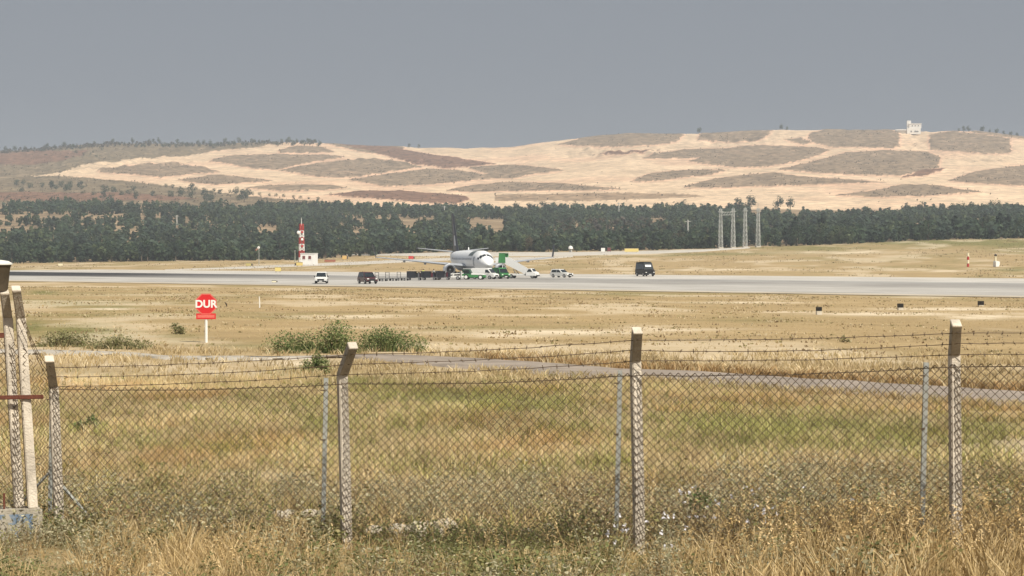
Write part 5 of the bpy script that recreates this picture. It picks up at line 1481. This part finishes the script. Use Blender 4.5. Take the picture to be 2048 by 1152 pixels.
    for sg in (-1, 1):
        MB().add([(-32.9, sg * .215, 6.0), (-34.7, sg * .215, 6.0), (-35.4, sg * .185, 8.0), (-34.3, sg * .185, 8.0)], [(0, 1, 2, 3)]).build("fin_stripe", mat("stripe_pale", (.62, .65, .70), .4), fin)
        MB().add([(-34.6, sg * .19, 8.3), (-35.5, sg * .19, 8.3), (-36.6, sg * .15, 10.2), (-36.0, sg * .15, 10.2)], [(0, 1, 2, 3)]).build("fin_stripe", mat("stripe_slate", (.16, .18, .22), .4), fin)
    # nose gear
    ng = MB().tube([(-4.6, 0, .36), (-4.7, 0, 1.6)], .09, 8).build("nose_gear_leg", METAL, root, 0, True)
    for o in (-.2, .2): wheel(ng, -4.6, o, .36, .2)
    MB().tube([(-20, 0, 5.2), (-20.1, 0, 5.6), (-20.5, 0, 5.7)], [.12, .08, .02], 6).build("antenna", WH, root)
airliner()

# ------------------------------------------------ boarding stairs truck
def stairs_truck():
    a = Vector((3.1, 363.2, RUNWAY_Z)); dv = Vector((-3.0, 365.6, RUNWAY_Z)); d = dv - a; L = d.length
    root = thing("boarding_stairs_truck", "white boarding stairs truck with a green hooded platform at the jet's door", "stairs truck", a, math.atan2(-d.y, -d.x))
    # local +x: towards the cab (down the stairs); the platform sits at -L
    sw_ = 1.5; W1 = mat("stairs_white", (.80, .80, .79), .4, 0, .04, 3)
    MB().box((-4.2, 0, .62), (7.2, 1.5, .28)).build("chassis", W1, root, .04)
    MB().prism([(-.3, .42), (-.3, 1.15), (.15, 1.75), (.7, 1.8), (1.15, 1.2), (1.6, 1.05), (1.72, .42)], -.95, .95, lambda x, z: .08 * max(0, z - 1)).build("cab", W1, root, .07, True)
    MB().loft([[(1.14, -.72, 1.22), (1.14, .72, 1.22), (.76, .68, 1.72), (.76, -.68, 1.72)], [(1.17, -.72, 1.24), (1.17, .72, 1.24), (.79, .68, 1.74), (.79, -.68, 1.74)]]).build("windscreen", M_GLASS, root)
    for sg in (-1, 1):
        MB().loft([[(x, sg * y, z) for x, z, y in ((-.05, 1.2, .93), (.2, 1.66, .9), (.62, 1.68, .9), (.95, 1.22, .93))], [(x, sg * (y + .03), z) for x, z, y in ((-.05, 1.2, .93), (.2, 1.66, .9), (.62, 1.68, .9), (.95, 1.22, .93))]]).build("side_window", M_GLASS, root)
        MB().box((1.7, sg * .65, .85), (.06, .3, .16)).build("headlight", M_LAMP, root, .02)
    MB().box((1.72, 0, .5), (.1, 1.8, .2)).build("bumper", M_TRIM, root, .03)
    zp = 2.75; x0, x1 = -.4, -L + 2.1
    for sg in (-1, 1):
        MB().prism([(x0, .70), (x0, 1.7), (x1, zp + 1.2), (x1, zp - .15)], sg * sw_ / 2 - .04, sg * sw_ / 2 + .04).build("side_panel", W1, root, .01)
        MB().tube([(x0, sg * sw_ / 2, 1.68), (x1, sg * sw_ / 2, zp + 1.12)], .04, 6).build("handrail", W1, root)
        MB().tube([(-2.2, sg * .6, .75), (-2.9, sg * .6, 1.6)], .07, 6).build("ram", M_STEEL, root)
        MB().tube([(x1 - .5, sg * .6, zp - .1), (x1 - .4, sg * .6, .05)], .07, 6).build("support_leg", W1, root)
        MB().prism([(x1, zp), (x1, zp + 1.05), (x1 - 1.8, zp + 1.05), (x1 - 1.8, zp)], sg * sw_ / 2 - .03, sg * sw_ / 2 + .03).build("platform_guard", W1 if sg > 0 else W1, root)
    n = 15
    for i in range(n):
        f = (i + .5) / n; MB().box((x0 + (x1 - x0) * f, 0, .8 + (zp - .8) * f), (.32, sw_ - .1, .04)).build("step", M_STEEL, root)
    MB().box((x1 - .95, 0, zp - .06), (2.0, sw_, .12)).build("platform", W1, root, .02)
    for sg in (-1, 1):
        MB().prism([(x1 + .15, zp + .05), (x1 + .1, zp + 1.75), (x1 - 1.1, zp + 1.8), (x1 - 1.25, zp + .05)], sg * (sw_ / 2 + .05) - .02, sg * (sw_ / 2 + .05) + .02).build("hood_side", M_GRN, root, .01)
    MB().box((x1 - .5, 0, zp + 1.82), (1.4, sw_ + .2, .06)).build("hood_roof", M_GRN, root, .02)
    for x in (.95, -3.2, -5.6):
        for sg in (-1, 1): wheel(root, x, sg * .78, .38, .24)
stairs_truck()

# ================================================================== AIRFIELD FURNITURE
M_MW = mat("mast_white", (.78, .77, .75), .6); M_MR = mat("mast_red", (.42, .045, .035), .6); M_LAT = mat("lattice_galvanised", (.46, .47, .45), .55, .4, .12, 3)
def lattice(parent, z0, z1, w0, w1, m, name, r, bays=3):
    mb = MB()
    c = [(-1, -1), (1, -1), (1, 1), (-1, 1)]
    for k in range(bays):
        za = z0 + (z1 - z0) * k / bays; zb = z0 + (z1 - z0) * (k + 1) / bays
        wa = w0 + (w1 - w0) * k / bays; wb = w0 + (w1 - w0) * (k + 1) / bays
        for i in range(4):
            a, b = c[i], c[(i + 1) % 4]
            mb.bar((a[0] * wa / 2, a[1] * wa / 2, za), (a[0] * wb / 2, a[1] * wb / 2, zb), r, 4)
            mb.bar((a[0] * wa / 2, a[1] * wa / 2, za), (b[0] * wb / 2, b[1] * wb / 2, zb), r * .75, 4)
            mb.bar((b[0] * wa / 2, b[1] * wa / 2, za), (a[0] * wb / 2, a[1] * wb / 2, zb), r * .75, 4)
            mb.bar((a[0] * wb / 2, a[1] * wb / 2, zb), (b[0] * wb / 2, b[1] * wb / 2, zb), r * .7, 4)
    return mb.build(name, m, parent)
# red and white glide path mast with its white hut
x, D, z = hit(603, 528); k = D / F
ms = thing("antenna_mast", "tall red and white banded lattice mast with a small white dish", "mast", (x, D, z), R(20))
Hm = (526 - 446) * k; nb = 6
for i in range(nb):
    lattice(ms, Hm * i / nb, Hm * (i + 1) / nb, 1.55 - .09 * i, 1.55 - .09 * (i + 1), M_MW if i % 2 == 0 else M_MR, "mast_section", .13, 2)
MB().tube([(0, 0, Hm - .5), (0, 0, Hm + 13 * k)], [.12, .05], 6).build("lightning_rod", M_MW, ms)
MB().lathe([(.1, -.5), (.5, -.25), (.55, 0), (.1, .05)], 14, 'Y', (-1.15, -.9, (525 - 462) * k)).build("dish", M_MW, ms, 0, True)
for (dz, m) in ((.45, M_MR), (.62, M_MW), (.8, M_MR)):
    MB().box((0.0, -.9, Hm * dz), (.7, .25, .7)).build("antenna_panel", m, ms, .05)
x, D, z = hit(620, 530); k = D / F
hut = thing("equipment_hut", "small white flat roofed hut with two dark red openings beside the banded mast", "hut", (x, D - 2.5, z), R(-8))
MB().box((0, 0, 11 * k), (29 * k, 4.0, 22 * k)).build("wall", M_MW, hut, .05)
MB().box((0, 0, 22.7 * k), (30 * k, 4.3, 1.4 * k)).build("roof", mat("roof_white", (.70, .69, .66), .7), hut, .04)
for sx_ in (-7.5, 4.5):
    w_ = MB().box((sx_ * k, -2.02, 14.5 * k), (5.5 * k, .06, 6.5 * k)).build("window", mat("dark_red_shutter", (.16, .04, .035), .6), hut)
    MB().box((sx_ * k, -2.06, 11.0 * k), (6.3 * k, .1, .7 * k)).build("sill", M_MW, w_)
MB().box((11 * k, -2.02, 9 * k), (4 * k, .05, 14 * k)).build("door", M_MW, hut)
x, D, z = hit(590, 524)
gp = thing("thin_mast", "thin grey green pole standing beside the banded mast", "pole", (x, D, z)); k = D / F
MB().tube([(0, 0, -.2), (0, 0, 22 * k)], [.18, .12], 6).build("pole_shaft", mat("pole_grey_green", (.30, .33, .27), .7), gp); MB().box((0, 0, 22 * k), (.4, .4, .3)).build("pole_head", M_LAT, gp, .03)

# lattice gantry masts
lat = []
for (u, vb, vt, lab) in [(1441, 493, 414, "pale lattice mast farthest from the black minibus side, end of the row of four"), (1466, 492, 413, "second pale lattice mast, joined by a beam to the end mast"), (1490, 492, 413, "third pale lattice mast in the row of four, with no beam"), (1516, 491, 413, "fourth pale lattice mast, topped by a lightning rod")]:
    x, D, z = hit(u, vb + 1); D = 692.0; x = (u - 1024) / F * D; z = float(ground_z(x, D)); k = D / F
    t = thing("lattice_mast", lab, "mast", (x, D, z), R(12), "row of four lattice masts"); h = (vb - vt) * k
    lattice(t, 0, h, 1.35, .72, M_LAT, "lattice_frame", .075, 8)
    MB().box((0, 0, .15), (1.7, 1.7, .5)).build("footing", M_TAXI, t, .03)
    MB().box((0, 0, h * .93), (1.9, .25, .22)).build("crossarm", M_LAT, t)
    MB().tube([(0, 0, h), (0, 0, h + (10 if u == 1516 else 3) * k)], .07, 5).build("rod", M_LAT, t)
    lat.append((t, x, D, z, h))
lat[0][0]["label"] = "end lattice mast of the four, joined by a beam, nearest the yellow sign"
(t0, xa, Da, za, ha), (t1, xb, Db, zb_, hb) = lat[0], lat[1]
bm_ = thing("gantry_beam", "pale lattice beam spanning two of the four lattice masts", "beam", (xa, Da - .8, za + ha * .84))
Lb = xb - xa
mb = MB()
for dz in (0, 1.0): mb.bar((0, 0, dz), (Lb, 0, dz + (zb_ - za)), .13, 4)
for i in range(5): mb.bar((Lb * i / 5, 0, 0), (Lb * (i + 1) / 5, 0, 1.0), .09, 4)
mb.build("beam_truss", M_LAT, bm_)
for i in (1, 3):
    MB().lathe([(.08, -.9), (.16, -.7), (.08, -.5), (.16, -.3), (.08, 0)], 8, 'Z', (Lb * i / 4, 0, 0)).build("insulator", M_TRIM, bm_)

# poles in the wood
M_POLE = mat("pole_concrete", (.50, .49, .45), .8)
for (u, v0, v1, D, lab) in [(1237, 436, 405, 1100, "thin pale pole rising from the wood below the hill tracks"), (1374, 492, 440, 720, "thin pale pole at the wood's edge near the yellow sign"), (356, 461, 430, 1020, "pale concrete pole in the wood clearing"), (93, 465, 444, 1020, "short pale pole in the wood under the bare strip"), (889, 426, 412, 1150, "short pale pole near the wood's top above the jet's tail")]:
    x = (u - 1024) / F * D; z = float(ground_z(x, D)); k = D / F; zt = EYE + (500 - v1) * k
    p = thing("utility_pole", lab, "pole", (x, D - 3, z))
    MB().tube([(0, 0, -.3), (0, 0, zt - z)], [.36, .26], 7).build("pole_shaft", M_POLE, p, 0, True)
    MB().box((0, 0, zt - z - .6), (2.2, .2, .2)).build("crossarm", M_POLE, p)

# windsock
x, D, z = hit(518, 529); k = D / F
wsk = thing("windsock", "small red and white windsock on a pole at the wood's edge", "windsock", (x, D, z), R(-60))
MB().tube([(0, 0, -.1), (0, 0, 35 * k)], [.12, .07], 6).build("pole_shaft", M_LAT, wsk)
for i in range(4):
    a0, a1 = .15 + i * .55, .15 + (i + 1) * .55
    MB().loft([[Vector((-a, (.42 - .07 * a) * math.cos(t), 34.5 * k - a * .35 + (.42 - .07 * a) * math.sin(t))) for t in np.linspace(0, 2 * math.pi, 11)[:-1]] for a in (a0, a1)]).build("sock_band", M_MR if i % 2 else M_MW, wsk, 0, True)

# signs: board on two legs
M_YEL = mat("sign_yellow", (.70, .56, .20), .55, 0, .08, 3); M_ORD = mat("sign_orange", (.62, .22, .10), .6); M_SRED = mat("sign_board_red", (.55, .06, .05), .55); M_CREAM = mat("sign_cream", (.78, .72, .52), .6)
def board(u, v, wpx, hpx, m, label, cat="sign", back=None, on_runway=False, rz=0, group=None, side=0):
    x, D, z = hit(u, v) if not on_runway else rw(u, v)
    k = D / F
    s = thing("airfield_sign", label, cat, (x, D, z), R(rz), group)
    w, h = wpx * k, hpx * k
    leg = .28 * h
    MB().box((0, 0, leg + h * .42), (w, .25, h * .84)).build("board", m, s, .03)
    for sg in (-1, 1): MB().box((sg * w * .35, 0, leg / 2), (.12, .12, leg + .02)).build("leg", M_STEEL, s)
    MB().box((0, 0, leg + h * .85), (w * 1.03, .3, .08)).build("top_rail", M_STEEL, s)
    if side: MB().box((w * side * .62, .1, leg + h * .35), (w * .24, .4, h * .6)).build("back_box", mat("sign_back_dark", (.06, .05, .045), .7), s, .03)
board(121, 533.5, 9, 6, M_CREAM, "small yellow airfield sign beyond the far left end of the runway")
board(556, 545.5, 12, 10, M_YEL, "yellow airfield sign at the runway edge, nearest the white off-road car")
board(599, 534, 13, 8, M_YEL, "yellow airfield sign at the foot of the banded mast", side=-1)
board(689, 521, 9, 9, mat("sign_amber", (.62, .42, .16), .6), "amber airfield sign on the grass beyond the white hut", side=1)
board(497, 534, 11, 7, mat("sign_olive", (.48, .40, .16), .6), "olive yellow airfield sign beyond the runway, with a dark back box", side=1)
board(822, 520.5, 10, 7, M_SRED, "red airfield sign on the grass between the hut and the jet", side=1)
board(660, 525, 22, 5, mat("sign_rust", (.36, .13, .08), .7), "low rust red board lying next to the white hut")
board(1263, 506, 28, 8, M_YEL, "long yellow airfield sign at the far edge of the apron")
board(1206, 506, 8, 9, M_MW, "small white board on the apron edge next to a dark red box")
board(1218, 505.5, 7, 9, mat("box_dark_red", (.16, .05, .05), .6), "small dark red box on the apron edge beside the white board")
board(548, 566, 9, 4.5, M_CREAM, "tiny pale marker board at the near edge of the runway", on_runway=False, side=1)
# white dome hut
x, D, z = hit(1141, 504); k = D / F
dh = thing("dome_hut", "tiny white domed hut at the wood's edge beyond the apron", "hut", (x, D, z))
MB().lathe([(3.4 * k, 0), (3.2 * k, 6 * k)], 14).build("wall", mat("hut_grey", (.45, .45, .43), .7), dh, 0, True)
MB().lathe([(5 * k, 6 * k), (4.8 * k, 8 * k), (3.6 * k, 11 * k), (.3 * k, 12.5 * k)], 16).build("dome", M_MW, dh, 0, True)
MB().box((0, -3.3 * k, 2.6 * k), (2 * k, .1, 5 * k)).build("door", M_STEEL, dh)
# red-white pole and white cabinet on the bank
x, D, z = hit(1936, 534); k = D / F
rp = thing("banded_pole", "short red and white banded pole on the grassy bank", "pole", (x, D, z))
for i, (m) in enumerate((M_MR, M_CREAM, M_MR, M_CREAM)):
    MB().lathe([(.28, i * 7 * k), (.26, (i + 1) * 7 * k - .02)], 8).build("band", m, rp, 0, True)
MB().box((0, 0, 20 * k), (8 * k, .2, 1.2 * k)).build("crossbar", M_CREAM, rp)
x, D, z = hit(1993, 534); k = D / F
wc = thing("white_cabinet", "white cabinet with a small post on the grassy bank", "cabinet", (x, D, z), R(25))
MB().prism([(-5 * k, 0), (-5 * k, 10 * k), (-3.5 * k, 12 * k), (5 * k, 10.5 * k), (5 * k, 5 * k), (2 * k, 0)], -.5, .5).build("cabinet_body", M_MW, wc, .05)
MB().tube([(-2.5 * k, 0, 11 * k), (-2.5 * k, 0, 24 * k)], .2, 6).build("post", M_CREAM, wc)
MB().lathe([(.3, 22 * k), (.34, 24 * k), (.1, 25.5 * k)], 8, 'Z', (-2.5 * k, 0, 0)).build("lamp_head", M_TRIM, wc)

# ------------------------------------------------ white house on the hill top
x, D, z = hill_z(1822, 268)
k = D / F
hs = thing("hilltop_house", "white flat roofed house with a stair tower alone on the hill crest", "house", (x, D - 12, z), R(-6))
WW = mat("house_white", (.80, .78, .74), .7, 0, .05, .3)
MB().box((0, 0, 4 * k), (27 * k, 9, 12 * k)).build("wall", WW, hs, .1)
MB().box((3 * k, .5, 14 * k), (24 * k, 8, 8.4 * k)).build("upper_wall", WW, hs, .1)
MB().box((-9 * k, 1.0, 18 * k), (8 * k, 6, 14 * k)).build("stair_tower", WW, hs, .1)
MB().box((3 * k, .5, 18.6 * k), (25.5 * k, 9, 1.2 * k)).build("roof", WW, hs, .05)
MB().box((-24 * k, 0, 6.5 * k), (24 * k, 7, 2.4 * k)).build("terrace", WW, hs, .1)
MB().box((-24 * k, 0, 2.0 * k), (22 * k, 6, 7 * k)).build("terrace_base", mat("house_stone", (.40, .35, .29), .8), hs)
for (a, b, w, h) in ((-3, 14.5, 2.2, 1.6), (3, 14.5, 2.2, 1.6), (9, 14.5, 2.2, 1.6), (-5, 3.5, 3, 1.8), (5, 3.5, 8, 1.8)):
    w_ = MB().box((a * k, -3.55 if b > 10 else -4.55, b * k), (w * k, .2, h * k)).build("window", M_GLASS, hs)
    MB().box((a * k, -3.72 if b > 10 else -4.72, (b - h / 2 - .4) * k), ((w + 1) * k, .3, .5 * k)).build("sill", WW, w_)
